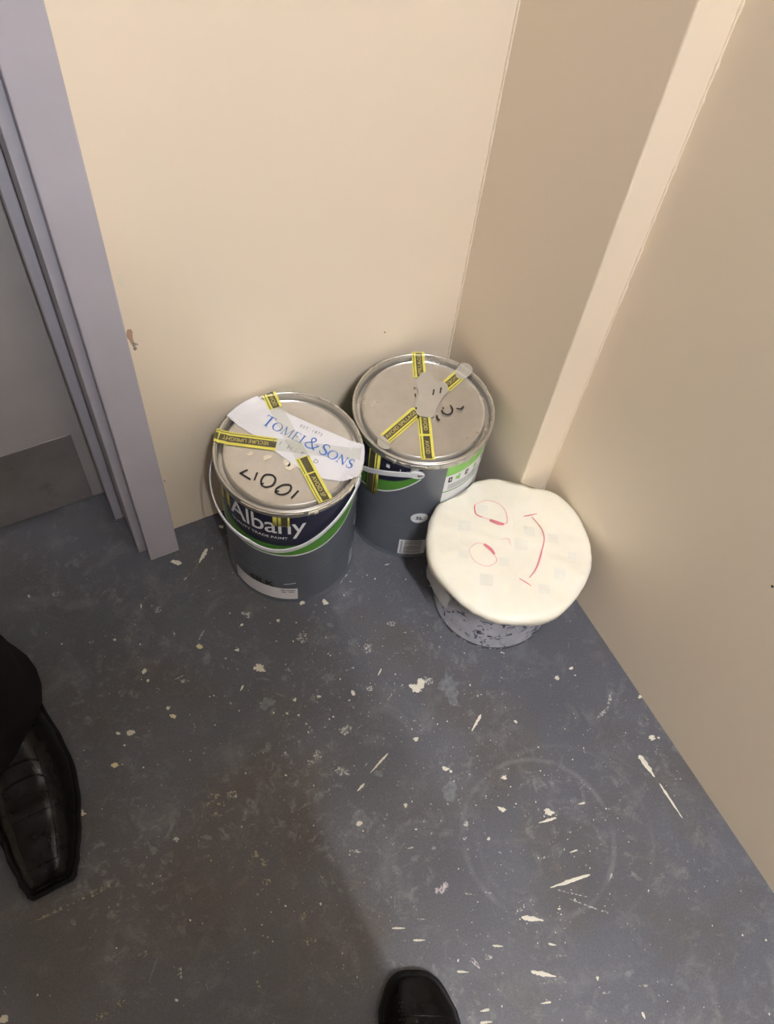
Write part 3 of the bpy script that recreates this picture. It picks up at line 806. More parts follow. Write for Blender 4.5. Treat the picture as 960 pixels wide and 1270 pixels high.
GL = {
 'T': (0.80, [([(.02, .97), (.78, .97)], .06), ([(.035, 1.0), (.035, .80)], .05), ([(.765, 1.0), (.765, .80)], .05), ([(.40, .97), (.40, 0.02)], TK), serif(.40, .025)]),
 'O': (0.98, [ring(.49, .5, .42, .47)]),
 'M': (1.12, [([(.16, 0.02), (.20, .97)], TN), ([(.20, .97), (.56, .05)], TK), ([(.56, .05), (.92, .97)], TN), ([(.92, .97), (.96, .02)], TK), serif(.16, .025, .13), serif(.96, .025, .16), serif(.17, .975, .10), serif(.95, .975, .10)]),
 'E': (0.74, [([(.18, .97), (.18, .02)], TK), ([(.06, .975), (.62, .975)], .05), ([(.06, .025), (.66, .025)], .05), ([(.18, .52), (.50, .52)], .05), ([(.61, 1.0), (.61, .82)], .04), ([(.65, 0.0), (.65, .20)], .045), ([(.49, .62), (.49, .42)], .035)]),
 'I': (0.42, [([(.21, .97), (.21, .02)], TK), serif(.21, .025), serif(.21, .975)]),
 'N': (0.98, [([(.17, .97), (.17, .02)], TN), ([(.17, .97), (.81, .05)], TK), ([(.81, .0), (.81, .97)], TN), serif(.17, .025, .13), serif(.81, .975, .13), serif(.12, .975, .09)]),
 'S': (0.66, [esse(.72)]),
 '&': (1.0, [(spline([(.98, .50), (.86, .30), (.62, .06), (.34, .0), (.10, .10), (.06, .30), (.26, .50), (.52, .68), (.56, .88), (.40, .99), (.25, .88), (.28, .70), (.48, .42), (.70, .14), (.90, .01)], 5), 0.10, False), ([(.74, .52), (1.05, .52)], .05)]),
}
def serif_text(s, small=0.80):
    v, f = [], []; x = 0.0
    for i, ch in enumerate(s):
        if ch == ' ': x += 0.16; continue
        k = 1.0 if (ch == '&' or i == 0 or s[i - 1] == ' ') else small
        wd, st = GL[ch]
        for q in st:
            cl = len(q) > 2 and q[2]
            a, b = ribbon2d(q[0], q[1], cl)
            base = len(v); v += [(x + px * k, py * k) for px, py in a]; f += [tuple(t + base for t in g) for g in b]
        x += wd * k + 0.03
    return v, f, x
sv2, sf2, sw = serif_text('TOMEI & SONS')
kx = 0.128 / sw; ky = 0.0165
ang = math.atan2(-104.9, 70.2)
drape(obj('name_lettering', flat_map([(x * kx, y * ky) for x, y in sv2], (-0.0150, 0.0508), ang, ZL + .0010), [q for q in sf2], M['blue'], pl), 2)
t2, tf = text2d('EST. 1872', 0.0042, 0.030, 0.0, 1.3)
drape(obj('date_lettering', flat_map(t2, (0.0265, 0.0275), math.atan2(-23.3, 17.9), ZL + .0008), tf, M['greyink'], pl))
m = MB()
for ch, px, py in zip('LIMITED', (-12.5, -7, -1, 5, 8.5, 13.3, 19.5), (20, 12.5, 3.5, -5, -10.5, -19, -27.5)):
    t2, tf = text2d(ch, 0.0060, None, 0.0); m.add(flat_map(t2, (px / 1e3 - .0005, py / 1e3), math.atan2(-49.4, 32.5), ZL + .0011), tf)
drape(m.obj('company_lettering', M['greyink'], pl))
ZT = ZL + .0007
tape(T1, (-72.5, 54.5), (76, -41), .0190, ZT, [(0.0, .42, 'SECURE UPRIGHT', True)], flip=True, gap=.0002)
tape(T1, (-72.5, 54.5), (76, -41), .0180, ZT, [(0.42, 1.0, None, False)], yel='tapepale')
tape(T1, (11.5, 88.5), (9.5, -85), .0175, ZT + .0004, [(0.0, .13, 'AVOID', False)], gap=.0002)
tape(T1, (11.5, 88.5), (9.5, -85), .0165, ZT + .0004, [(0.13, .60, None, False)], yel='tapepale')
tape(T1, (11.5, 88.5), (9.5, -85), .0175, ZT + .0004, [(0.60, .745, '', False), (.745, 1.0, 'AVOID SP', False)], gap=.0014)
ink = [[(-55.3, -6), (-64.6, -7.1), (-64.8, -8)], [(-64.8, -7.2), (-57.6, -20.2)], [(-46.4, -14.0), (-54.2, -23.2)],
       [(-49, -31.5), (-46, -25.5), (-39.4, -21.1), (-32, -25), (-31.1, -32), (-37.1, -37.9), (-45, -37.5), (-48.9, -32.7), (-45.5, -31)],
       [(-38.4, -48.5), (-34.5, -44.2), (-26.3, -42.7), (-19.5, -45.5), (-19.1, -50.3), (-25, -55), (-34, -54), (-38.2, -48), (-33.5, -48.5)],
       [(-12.8, -57.3), (-24.8, -63.3)]]
for s in ink: lid_ink(T1, 'marker_stroke', [s], 2.5, 0.2293, M['blackink'])
for x, y, rx, ry, s in ((-43.4, 14.5, 4, 3, 1), (-27.5, 1.5, 5, 4, 2), (-6.5, -22, 7, 5, 3), (-10, -15, 4, 6, 4)):
    r = random.Random(s)
    lid_patch(T1, 'paint_dab', [(x + rx * (0.6 + .7 * r.random()) * math.cos(2 * PI * i / 13), y + ry * (0.6 + .7 * r.random()) * math.sin(2 * PI * i / 13)) for i in range(13)], 0.2294, M['cream'])
side_tape(T1, -126.5, -113.3, 0.1965, 0.2215, RB + .0008, [(.50, .88), (.26, .33)], 'yellow')
side_tape(T1, -183, -168, 0.184, 0.2195, RB + .0008, [(.35, .75)], 'yellow')
# torn, paint-stained label edge hanging over the ring
r = random.Random(8)
def drips(T, d0, d1, n, mat, zt=.2300, lo=.004, hi=.013, R=0.0909):
    for i in range(n):
        d = d0 + (d1 - d0) * (i + .5) / n; wd = (d1 - d0) / n * (0.7 + .7 * r.random()); h = lo + (hi - lo) * r.random() ** 2
        sh = r.random() * 6
        v, f = cylpatch(R, d - wd / 2, d + wd / 2, lambda q: zt - h * (0.55 + .45 * math.sin((q + sh) * 1.7) * math.cos(q * .9 + sh)), zt, 6)
        o = obj('paint_drip', v, f, mat, T, True)
        so = o.modifiers.new('s', 'SOLIDIFY'); so.thickness = .0006; so.offset = 0
drips(T1, -100, -20, 9, M['cream'])
drips(T1, -150, -105, 4, M['cream'], lo=.002, hi=.005)
lab = obj('colour_sticker', *cylpatch(RB + .0005, -171, -108, 0.0075, 0.0375, 32), M['paper'], T1, True)
m = MB()
for d0, d1, z in ((-123, -119, .031), (-118, -110, .0312), (-122, -118, .026), (-116, -111, .0268)): m.add(*cylpatch(RB + .0007, d0, d1, z, z + .0022, 4))
m.obj('sticker_print', M['greyink'], lab)
obj('paint_dash', *cylpatch(RB + .0006, -120, -109.5, lambda d: .0485 + .0004 * (d + 120) * .9, lambda d: .0505 + .0004 * (d + 120) * .9, 6), M['white'], T1)

# --- tin in the corner
F2 = 150.0 - 360.0
T2 = paint_tin('paint tin tucked into the corner with crossed warning tape and smeared marker on its lid', (-0.1471, -0.1020), F2, M['lid2'])
bail(T2, F2, BZ, lambda p: 0.0885 + 0.0035 * math.cos(RAD(p)), .0095)
ZT2 = 0.2296
tape(T2, (35.5, 83.5), (-34, -74), .0170, ZT2, [(0.0, .235, 'SPILLAGE', True), (.585, .775, 'AVOID', False), (.775, 1.0, 'AVOID', False)])
tape(T2, (84, 35.5), (-76, -27.5), .0170, ZT2, [(0.07, .27, 'AVOID', False), (.585, .955, 'AVOID SPILLAGE', True)], flip=True)
r2 = random.Random(5)
def blob(pts, n=5): return spline(pts, n, True)
lid_patch(T2, 'grey_smear', blob([(27, 52), (36, 44), (33, 33), (40, 30), (46, 22), (40, 10), (30, 5), (14, -8), (4, -18), (-6, -14), (-13, -6), (-8, 8), (4, 22), (9, 38), (16, 46)]), ZT2 + .0005, M['smear'])
lid_patch(T2, 'grey_smear', blob([(66, 36), (80, 43), (88, 36), (85, 25), (72, 21), (64, 25)]), ZT2 + .0007, M['smear'])
lid_patch(T2, 'grey_smear', blob([(-70, -17), (-78, -24), (-81, -34), (-72, -41), (-66, -36), (-66, -26)]), ZT2 + .0007, M['smear'])
ink2 = [[(9.2, -17.8), (7.4, -21), (7.8, -25.2), (9, -26)], [(22.5, -9.7), (21.4, -12)], [(19, -13), (17.8, -16.7), (21.5, -22.2), (27, -22.2), (30.8, -19.1), (32.6, -14.5), (32.3, -10)], [(37, -18.0), (41.3, -20.6), (45, -20), (47.5, -18.2)], [(26, 21), (20, 13)], [(36, 20), (30, 12)], [(4, 34), (3.5, 31)], [(0, 24), (-1, 20)], [(-9, 4), (-11, 1)]]
for s in ink2: lid_ink(T2, 'marker_stroke', [s], 2.2, ZT2 + .0009, M['blackink'])
side_tape(T2, -166, -154, 0.133, 0.2200, RB + .0024, [(.12, .58), (.70, .78)], 'yellow')
r = random.Random(21)
drips(T2, -150, -60, 8, M['smear'], lo=.006, hi=.016, zt=.2290, R=.0908)
for d, z, a, b in ((-147, .2055, 1.6, .0035), (-136, .2050, .4, .004), (-124.5, .2115, 3.2, .006), (-127.5, .206, 3.0, .003)):
    obj('paint_fleck', *cylpatch(RB + .0007, d - a, d + a, z - b, z + b, 4), M['white' if d < -130 else 'smear'], T2, True)

# ------------------------------------------------------------------ wrapped tin
T3 = empty('wrapped_paint_tin', (-0.1080, -0.2828, 0))
T2X, T2Y = -0.1471 + 0.1080, -0.1020 + 0.2828
tag(T3, 'spattered grey tin wrapped in cream sheeting with a red face drawn on top', 'paint tin')
HZ = 0.141
v, f = lathe([(0, .003), (.076, .003), (.0785, 0), (.0809, .0005), (.0811, .0045), (.0804, .007), (.0798, .0085), (.0798, HZ - .014), (.0840, HZ - .010), (.0848, HZ - .003), (.0840, HZ), (.0820, HZ - .001), (.0810, HZ - .006), (0, HZ - .006)], 96)
autosmooth(obj('body', v, f, M['tin3'], T3), 40)
v, f = lathe([(.0808, .0002), (.0816, .0012), (.0816, .0042), (.0806, .0054)], 96)
autosmooth(obj('foot_rim', v, f, simple('dark_tin_rim', (0.11, 0.115, 0.13), 0.35, 0.5), T3), 60)
r = random.Random(2)
for d in (-176, -171, -158, -150, -146, -132, -121, -117, -111, -84, -72, -60):
    wd = 1.2 + 3.2 * r.random()
    obj('paint_fleck', *cylpatch(.0819, d - wd / 2, d + wd / 2, .0012 + .001 * r.random(), .0040 - .0008 * r.random(), 4), M['white'], T3, True)
hem_tab = [(-200, .088), (-178, .104), (-158, .116), (-142, .114), (-124, .111), (-101, .101), (-87, .096), (-63, .088), (0, .085), (60, .08), (110, .075), (145, .080), (160, .088)]
def hem(d):
    while d > 160: d -= 360
    return interp(d, hem_tab) + .0012 * math.sin(RAD(d * 9)) + .0007 * math.sin(RAD(d * 23 + 40))
NT_, NR = 180, 0
rings = [0.006, .02, .034, .048, .06, .07, .080, .090, .0965]
v = [(0, 0, HZ + .0045)]; f = []
def ctop(x, y): return HZ + .0045 + .0026 * noise.noise(Vector((x * 24, y * 24, 0))) + .0013 * noise.noise(Vector((x * 75, y * 75, 3)))
rows = []
for rr in rings:
    row = []
    for i in range(NT_):
        a = 2 * PI * i / NT_; x, y = rr * math.cos(a), rr * math.sin(a)
        row.append(len(v)); v.append((x, y, ctop(x, y) - .0025 * (rr / .0965) ** 4))
    rows.append(row)
for s in range(1, 15):
    row = []
    for i in range(NT_):
        a = 2 * PI * i / NT_; d = math.degrees(a)
        pl_ = noise.noise(Vector((math.cos(a) * 7, math.sin(a) * 7, 1.5))) * .6 + noise.noise(Vector((math.cos(a) * 18, math.sin(a) * 18, 2.5))) * .4
        if s <= 5:
            q = PI / 2 * s / 5
            rr = .0965 + .0098 * math.sin(q) + .0014 * math.sin(3 * a + 1) + .0008 * math.sin(7 * a); zz = HZ + .002 - .008 * (1 - math.cos(q))
            rr += pl_ * .0012 * s / 5
        else:
            t = (s - 5) / 9.0
            zz = (HZ - .006) + (hem(d) - (HZ - .006)) * t
            rr = .1063 + .0014 * math.sin(3 * a + 1) + .0008 * math.sin(7 * a) + pl_ * (.0012 + .0018 * t) - .0125 * t * t * (1.5 - .5 * t)
        x, y = rr * math.cos(a), rr * math.sin(a)
        dc = abs((d - 50.2 + 180) % 360 - 180)
        if dc < 26:
            q = dc / 26; q = q * q * (3 - 2 * q); rr = min(rr, .0945 + (rr - .0945) * q); x, y = rr * math.cos(a), rr * math.sin(a)
        x = min(x, 0.1065)
        ex, ey = x - T2X, y - T2Y; eh = math.hypot(ex, ey)
        if eh < .0895: x, y = T2X + ex * .0895 / eh, T2Y + ey * .0895 / eh
        row.append(len(v)); v.append((x, y, zz + (ctop(x, y) - HZ - .0045) * max(0, 1 - s / 5)))
    rows.append(row)
for i in range(NT_): f.append((0, rows[0][i], rows[0][(i + 1) % NT_]))
for k in range(len(rows) - 1):
    for i in range(NT_):
        j = (i + 1) % NT_
        f.append((rows[k][i], rows[k + 1][i], rows[k + 1][j], rows[k][j]))
CV = obj('sheeting', v, f, M['cover'], T3, True)
so = CV.modifiers.new('s', 'SOLIDIFY'); so.thickness = .0007; so.offset = -1
tag(CV, 'cream sheeting pulled tight over the top')
def on_cover(name, strokes, wd, mat, lift=.0009):
    mb = MB()
    for s in strokes:
        p = spline(s, 10) if len(s) > 2 else [tuple(a + (b - a) * i / 8 for a, b in zip(*s)) for i in range(9)]
        n = len(p)
        vv, ff = ribbon2d(p, [wd * (0.55 + .45 * math.sin(PI * min(1, i / max(1, n - 1) * .9 + .1))) for i in range(n)])
        mb.add([(x / 1e3, y / 1e3, ctop(x / 1e3, y / 1e3) - .0025 * (math.hypot(x, y) / 96.5) ** 4 + lift) for x, y in vv], ff)
    return mb.obj(name, mat, CV)
def sh(pts): return [(x * .978 - 2.26, y * .978 + 3.89) for x, y in pts]     # tin centre moved since measuring
eye1 = [(-11.7, 65.8), (7.2, 64.6), (20.3, 47.1), (15.1, 26.5), (6.7, 24.6), (-3.8, 37.3), (-17.6, 51.2)]
eye2 = [(-52.9, 10.0), (-39.5, 13.5), (-30.9, 8.7), (-26.2, -8.9), (-29.0, -19.8), (-45.3, -19.9), (-55.3, -5.1)]
on_cover('drawn_eye', [sh(eye1 + eye1[:1])], 1.3, M['pink'])
on_cover('drawn_eye', [sh(eye2 + eye2[:1])], 1.2, M['pink'])
on_cover('drawn_pupil', [sh([(-5.5, 37.5), (2, 29), (8, 23.5)])], 5.0, M['red'], .0011)
on_cover('drawn_pupil', [sh([(-31, 9), (-26.5, -1), (-25.8, -9.5)])], 4.6, M['red'], .0011)
on_cover('drawn_eye', [sh([(-11.7, 65.8), (-15.5, 60), (-17.6, 52.2), (-12, 45)])], 1.8, M['red'], .0010)
on_cover('drawn_nose', [sh([(-6.7, 6.6), (1.7, 2.8), (1.5, -2), (0.2, -7.3)])], 1.0, M['pink'])
on_cover('drawn_mouth', [sh([(49.4, 19.6), (51.0, 3.2), (46.2, -15.7), (30.3, -33.3), (12.4, -49.4), (-3.3, -58.2)]), sh([(38.7, 23.6), (58.8, 20.6)]), sh([(-15.1, -52.8), (-7.7, -69.2)])], 1.5, M['red'])
on_cover('drawn_mouth', [sh([(33, -32), (20, -45), (6, -55)])], 1.2, M['pink'], .0008)
for x, y, s in ((12.9, -11.7, 13), (35.5, -69.3, 12), (6.3, -78.9, 11), (-54.4, -37.4, 13), (-20.1, -23.9, 10), (66, -53.3, 8), (-6.5, 56, 11), (-40, 43.8, 12), (56.8, -20.5, 11), (33.8, 1.1, 11), (-62, 8, 10)):
    c0, s0 = math.cos(RAD(-33)), math.sin(RAD(-33)); mb = MB(); vv = []; n = 5
    x, y = x * .978 - 2.26, y * .978 + 3.89; s *= 1.25
    for i in range(n):
        for j in range(n):
            a = s * (i / (n - 1) - .5); b = s * (j / (n - 1) - .5)
            X = (x + a * c0 - b * s0) / 1e3; Y = (y + a * s0 + b * c0) / 1e3
            vv.append((X, Y, ctop(X, Y) - .0025 * (math.hypot(X, Y) / .0965) ** 4 + .0005))
    mb.add(vv, [(i * n + j, i * n + n + j, i * n + n + j + 1, i * n + j + 1) for i in range(n - 1) for j in range(n - 1)])
    mb.obj('grey_square', M['sq'], CV)
v, f = cylpatch(.0965, 146, 192, lambda d: .044 + .005 * math.sin(RAD(d * 7)) + .0007 * (d - 138), lambda d: .112, 30, 6)
FM = obj('plastic_film', [(x * (1 + .012 * noise.noise(Vector((x * 90, y * 90, z * 60)))), y * (1 + .012 * noise.noise(Vector((x * 90, y * 90, z * 60)))), z) for x, y, z in v], f, M['film'], T3, True)

# ------------------------------------------------------------------ people
def shoe(parent, loc, rz, chisel, side):
    """toe towards +y, origin under the ankle-side heel; side +1 right foot, -1 left foot"""
    S_ = obj('shoe', [], [], None, parent)
    bpy.data.objects.remove(S_)
    L_ = 0.305
    if chisel: ws = [(0, .020), (.004, .0245), (.02, .031), (.05, .039), (.085, .0455), (.12, .0480), (.16, .044), (.20, .0375), (.24, .035), (.28, .033), (.298, .024), (.305, .012)]
    else: ws = [(0, .003), (.0008, .0095), (.002, .0145), (.006, .0215), (.012, .0275), (.022, .034), (.04, .0400), (.06, .0430), (.08, .0460), (.12, .0480), (.16, .044), (.20, .0375), (.24, .035), (.28, .033), (.298, .024), (.305, .012)]
    hs = [(0, .012 if not chisel else .013), (.006, .022), (.02, .028), (.05, .036), (.09, .046), (.13, .062), (.17, .078), (.20, .088), (.24, .080), (.28, .078), (.305, .07)]
    cx = lambda t: side * (-.012 * max(0, 1 - t / .16) ** 1.5 + .004 * math.sin(PI * min(1, t / .3)))
    st = [0, .0008, .002, .004, .006, .010, .017, .026, .036, .048, .06, .072, .084, .096, .108, .12, .135, .15, .165, .18, .2, .22, .24, .26, .28, .292, .300, .305]
    n = 24; v = []; f = []
    ZS = .0105
    for t in st:
        wd = interp(t, ws); h = interp(t, hs)
        if 0.075 < t < .15: h += .0016 * math.sin((t - .075) / .075 * PI * 6)      # flex creases over the vamp
        for k in range(n + 1):
            a = PI * k / n
            ca, sa = math.cos(a), math.sin(a)
            ex = .62 if t < .15 else .8
            x = wd * (abs(ca) ** ex) * (1 if ca > 0 else -1)
            zz = ZS + h * (sa ** .85)
            if t > .17: x *= 1 - .25 * (sa ** 2)
            v.append((cx(t) + x, L_ - t, zz))
    m_ = n + 1
    for i in range(len(st) - 1):
        for k in range(n): f.append((i * m_ + k, i * m_ + k + 1, (i + 1) * m_ + k + 1, (i + 1) * m_ + k))
    f.append(tuple(range(m_))); f.append(tuple((len(st) - 1) * m_ + k for k in range(m_))[::-1])
    root = obj('shoe', v, f, M['leather'], parent, True, loc)
    root.rotation_euler = (0, 0, rz)
    # welt and sole, heel block
    def slab(z0, z1, grow, t0, t1, name):
        ts = [t for t in st if t0 <= t <= t1]
        out = [(cx(t) + interp(t, ws) + grow, L_ - t + grow * max(0, 1 - t / .02)) for t in ts] + [(cx(t) - interp(t, ws) - grow, L_ - t + grow * max(0, 1 - t / .02)) for t in ts[::-1]]
        nn = len(out)
        vv = [(x, y, z0) for x, y in out] + [(x, y, z1) for x, y in out]
        ff = [(i, (i + 1) % nn, nn + (i + 1) % nn, nn + i) for i in range(nn)] + [tuple(range(nn))[::-1], tuple(range(nn, 2 * nn))]
        o = obj(name, vv, ff, M['sole'], root); bv = o.modifiers.new('b', 'BEVEL'); bv.width = .0012; bv.segments = 2
    slab(.004, .0125, .0032, 0, .31, 'welt')
    slab(.0, .0042, .001, .03, .17, 'sole')
    slab(.0, .0042, .001, .235, .31, 'heel')
    # stitched seams on the upper
    def on_upper(t, u):
        wd = interp(t, ws); h = interp(t, hs)
        if 0.075 < t < .15: h += .0016 * math.sin((t - .075) / .075 * PI * 6)
        a = PI * u; ca, sa = math.cos(a), math.sin(a); ex = .62 if t < .15 else .8
        x = wd * (abs(ca) ** ex) * (1 if ca > 0 else -1)
        if t > .17: x *= 1 - .25 * sa ** 2
        return (cx(t) + x, L_ - t, ZS + h * sa ** .85 + .0002)
    def seam(tu, r=.0007):
        vv, ff = tube([on_upper(t, u) for t, u in tu], r, 6); obj('seam', vv, ff, M['leather'], root, True)
    if chisel:
        seam([(.060 + .012 * math.sin(PI * u), u) for u in [.06 + .88 * i / 30 for i in range(31)]])
        seam([(.020 + .12 * i / 30, .62 - .02 * i / 30) for i in range(31)])
        seam([(.020 + .12 * i / 30, .38 + .02 * i / 30) for i in range(31)])
        seam([(.02, .38 + .24 * i / 12) for i in range(13)])
        for q in range(3):
            seam([(.088 + .017 * q + .005 * math.sin(i / 8 * PI), .40 + .20 * i / 8) for i in range(9)], .0012)
    else:
        seam([(.052 - .010 * math.sin(PI * u), u) for u in [.06 + .88 * i / 30 for i in range(31)]])
        for q in range(7):
            for w_ in (0, 1):
                c_ = on_upper(.030 + .004 * q, .60 + .012 * (-1) ** q + .03 * w_)
                vv, ff = lathe([(0, .0005), (.0008, .0004), (.0011, 0)], 8); o = obj('punch_hole', vv, ff, M['sole'], root); o.location = c_
    return root

def trouser_mesh(parent, hips, ankles, hemz, seed):
    mb = MB(); rr = random.Random(seed)
    for sgn in (-1, 1):
        ax, ay = ankles[sgn]
        hx, hy = hips[0] + sgn * .09, hips[1]
        N = 40; K = 28
        rows_ = []
        for i in range(N + 1):
            t = i / N
            z = hemz + (0.86 - hemz) * t
            # centre line
            u = t * t * (3 - 2 * t)
            cxx = ax + (hx - ax) * u; cyy = ay + (hy - ay) * u + .035 * math.sin(PI * t)
            rx = interp(t, [(0, .050), (.25, .054), (.5, .072), (.75, .088), (1, .098)])
            ry = interp(t, [(0, .098), (.12, .086), (.25, .076), (.5, .080), (.75, .098), (1, .115)])
            row = []
            for k in range(K):
                a = 2 * PI * k / K
                fold = .006 * math.sin(3 * a + 20 * t + seed) * math.exp(-t * 3) + .004 * noise.noise(Vector((math.cos(a) * 2, math.sin(a) * 2, t * 14 + seed)))
                x = cxx + (rx + fold) * math.cos(a); y = cyy + (ry + fold) * math.sin(a)
                zz = z + (0.030 * max(0, math.sin(a)) ** 1.5 if i == 0 else 0.030 * max(0, math.sin(a)) ** 1.5 * max(0, 1 - t * 10))
                row.append((x, y, zz))
            rows_.append(row)
        vv = [p for row in rows_ for p in row]
        ff = [(i * K + k, i * K + (k + 1) % K, (i + 1) * K + (k + 1) % K, (i + 1) * K + k) for i in range(N) for k in range(K)]
        mb.add(vv, ff)
    # seat and waist
    N = 10; K = 36; vv = []
    for i in range(N + 1):
        t = i / N; z = .80 + .24 * t
        rx = interp(t, [(0, .150), (.25, .185), (.6, .180), (1, .160)]); ry = interp(t, [(0, .095), (.25, .125), (.6, .125), (1, .11)])
        for k in range(K):
            a = 2 * PI * k / K; vv.append((hips[0] + rx * math.cos(a), hips[1] + ry * math.sin(a), z))
    ff = [(i * K + k, i * K + (k + 1) % K, (i + 1) * K + (k + 1) % K, (i + 1) * K + k) for i in range(N) for k in range(K)]
    ff.append(tuple(range(K))[::-1])
    mb.add(vv, ff)
    o = mb.obj('trousers', M['trouser'], parent, True)
    so_ = o.modifiers.new('s', 'SOLIDIFY'); so_.thickness = .002; so_.offset = -1
    return o

def skin_mesh(name, verts, edges, radii, mat, parent, root=0, sub=1):
    me = bpy.data.meshes.new(name); me.from_pydata(verts, edges, []); me.update()
    o = bpy.data.objects.new(name, me); COL.objects.link(o); me.materials.append(mat)
    if parent: o.parent = parent
    md = o.modifiers.new('skin', 'SKIN'); md.use_smooth_shade = True
    for i, sv_ in enumerate(me.skin_vertices[0].data):
        q = radii[i]; sv_.radius = q if isinstance(q, tuple) else (q, q)
        sv_.use_root = (i == root)
    if sub:
        s2 = o.modifiers.new('sub', 'SUBSURF'); s2.levels = sub; s2.render_levels = sub
    return o

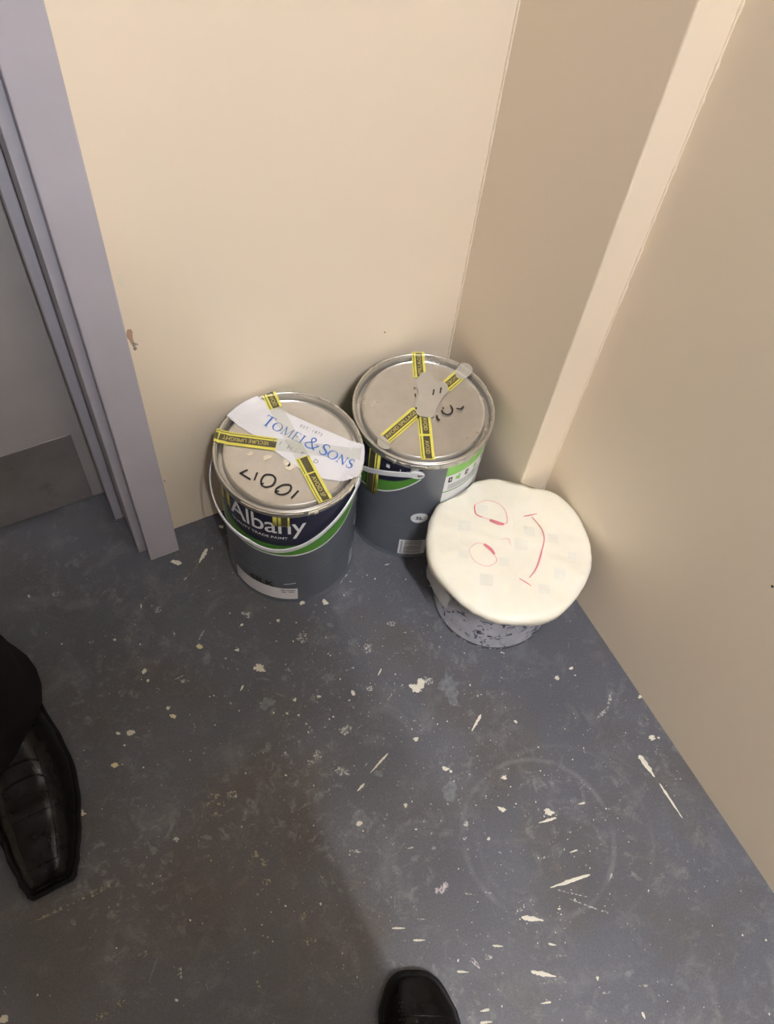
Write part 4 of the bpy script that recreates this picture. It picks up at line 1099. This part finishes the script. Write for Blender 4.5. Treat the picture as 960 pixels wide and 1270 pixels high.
def person(label, loc, rz, feet, chisel, lean, hands, seed):
    """figure facing local +y; feet = ankle spots {-1: left, 1: right}; hands = wrist spots"""
    P = empty('person', loc, rz)
    tag(P, label, 'person')
    hx, hy = lean
    V_, E_, R_ = [], [], []
    def add(p, r, par=None):
        V_.append(p); R_.append(r); i = len(V_) - 1
        if par is not None: E_.append((par, i))
        return i
    pel = add((hx, hy, .94), (.13, .10))
    sp = add((hx, hy, 1.12), (.12, .09), pel); ch = add((hx, hy, 1.30), (.14, .10), sp); nk0 = add((hx, hy, 1.44), (.07, .06), ch)
    nk = add((hx, hy + .01, 1.52), (.052, .055), nk0); h1 = add((hx, hy + .03, 1.60), (.068, .085), nk)
    h2 = add((hx, hy + .03, 1.68), (.075, .095), h1); h3 = add((hx, hy + .02, 1.74), (.05, .065), h2)
    for s in (-1, 1):
        hip = add((hx + s * .09, hy, .86), .08, pel)
        ax, ay = feet[s]
        kn = add(((hx + s * .09) * .5 + ax * .5, (hy + ay) * .5 + .04, .48), .052, hip)
        an = add((ax, ay, .10), .036, kn); add((ax, ay + .10, .045), .028, an)
        shd = add((hx + s * .17, hy, 1.40), .055, ch)
        wx, wy, wz = hands[s]
        el = add((hx + s * .235, hy - .02 + (wy - hy) * .15, 1.14), .042, shd)
        wr = add((wx, wy, wz), .027, el)
        d = (Vector((wx, wy, wz)) - Vector(V_[el])).normalized(); side = Vector((-s, 0, 0)); side = (side - d * side.dot(d)).normalized(); nrm = d.cross(side)
        pm = Vector((wx, wy, wz)) + d * .05; pmi = add(tuple(pm), (.030, .018), wr)
        for q, (o_, ln) in enumerate(((-.027, .070), (-.009, .080), (.009, .076), (.027, .062))):
            b0_ = add(tuple(pm + d * .035 + side * o_), .0085, pmi); b1_ = add(tuple(pm + d * (.035 + ln * .5) + side * o_ + nrm * .006), .008, b0_); add(tuple(pm + d * (.03 + ln * .9) + side * o_ + nrm * .022), .007, b1_)
        tb = add(tuple(Vector((wx, wy, wz)) + d * .035 + side * .036), .0105, wr); add(tuple(Vector((wx, wy, wz)) + d * .075 + side * .055), .009, tb)
    skin_mesh('body', V_, E_, R_, M['skin'], P, pel, 1)
    trouser_mesh(P, lean, feet, .028, seed)
    # jacket
    V_, E_, R_ = [], [], []
    a0 = add((hx, hy, .90), (.19, .135)); a1 = add((hx, hy, 1.10), (.165, .12), a0); a2 = add((hx, hy, 1.30), (.185, .125), a1); a3 = add((hx, hy, 1.43), (.12, .085), a2); add((hx, hy, 1.48), (.06, .06), a3)
    for s in (-1, 1):
        wx, wy, wz = hands[s]
        b = add((hx + s * .18, hy, 1.40), .068, a2); e_ = Vector((hx + s * .235, hy - .02 + (wy - hy) * .15, 1.14)); c_ = add(tuple(e_), .055, b); add(tuple(e_ * .12 + Vector((wx, wy, wz)) * .88), .040, c_)
    skin_mesh('jacket', V_, E_, R_, M['trouser'], P, a0, 1)
    # head details
    hc = Vector((hx, hy + .03, 1.66)); mb = MB()
    N, K = 12, 24
    for i in range(N + 1):
        ph = PI * .56 * i / N
        for k in range(K):
            a = 2 * PI * k / K; cut = 1.0 if math.sin(a) < .5 else .62
            p_ = ph * cut
            mb.v.append((hc.x + .086 * math.sin(p_) * math.cos(a), hc.y - .008 + .106 * math.sin(p_) * math.sin(a), hc.z + .018 + .105 * math.cos(p_)))
    mb.f = [(i * K + k, (i + 1) * K + k, (i + 1) * K + (k + 1) % K, i * K + (k + 1) % K) for i in range(N) for k in range(K)]
    hr = mb.obj('hair', M['hair'], P, True)
    for s in (-1, 1):
        vv, ff = tube([(hc.x + s * .074, hc.y - .01, hc.z - .03), (hc.x + s * .084, hc.y - .014, hc.z), (hc.x + s * .078, hc.y - .01, hc.z + .025)], [.008, .011, .008], 8); obj('ear', vv, ff, M['skin'], P, True)
        vv, ff = lathe([(0, -.011), (.008, -.008), (.011, 0), (.008, .008), (0, .011)], 12); o = obj('eye', vv, ff, M['white'], P, True); o.location = (hc.x + s * .03, hc.y + .078, hc.z)
        vv, ff = lathe([(0, .0015), (.004, .001), (.005, 0)], 10); q_ = obj('pupil', vv, ff, M['hair'], o); q_.rotation_euler = (-PI / 2, 0, 0); q_.location = (0, .0105, 0)
    vv, ff = tube([(hc.x, hc.y + .088, hc.z + .012), (hc.x, hc.y + .102, hc.z - .018), (hc.x, hc.y + .092, hc.z - .032)], [.007, .011, .012], 8); obj('nose', vv, ff, M['skin'], P, True)
    vv, ff = tube([(hc.x - .022, hc.y + .078, hc.z - .056), (hc.x, hc.y + .088, hc.z - .054), (hc.x + .022, hc.y + .078, hc.z - .056)], [.003, .006, .003], 8); obj('mouth', vv, ff, simple('lips', (.45, .2, .17), .5), P, True)
    for s in (-1, 1):
        ax, ay = feet[s]
        shoe(P, (ax, ay - .075, 0), -s * RAD(2), chisel, s)
    return P

# photographer: only the rounded toe of the right shoe reaches into the view
RZ1 = RAD(-25)
person('person in dark suit and rounded black shoes standing over the tins', (-0.606, -0.798, 0), RZ1, {1: (.10, -.020), -1: (-.10, -.17)}, False, (0, -.105), {1: (.10, .015, 1.10), -1: (-.12, .015, 1.10)}, 1)
# second person by the door, facing the photographer
person('person in black trousers and square-toed black leather shoe standing by the door', (-0.848, -0.163, 0), PI, {-1: (-.100, 0.0), 1: (.10, .01)}, True, (0, -.01), {1: (.07, .19, 1.22), -1: (-.07, .19, 1.20)}, 4)
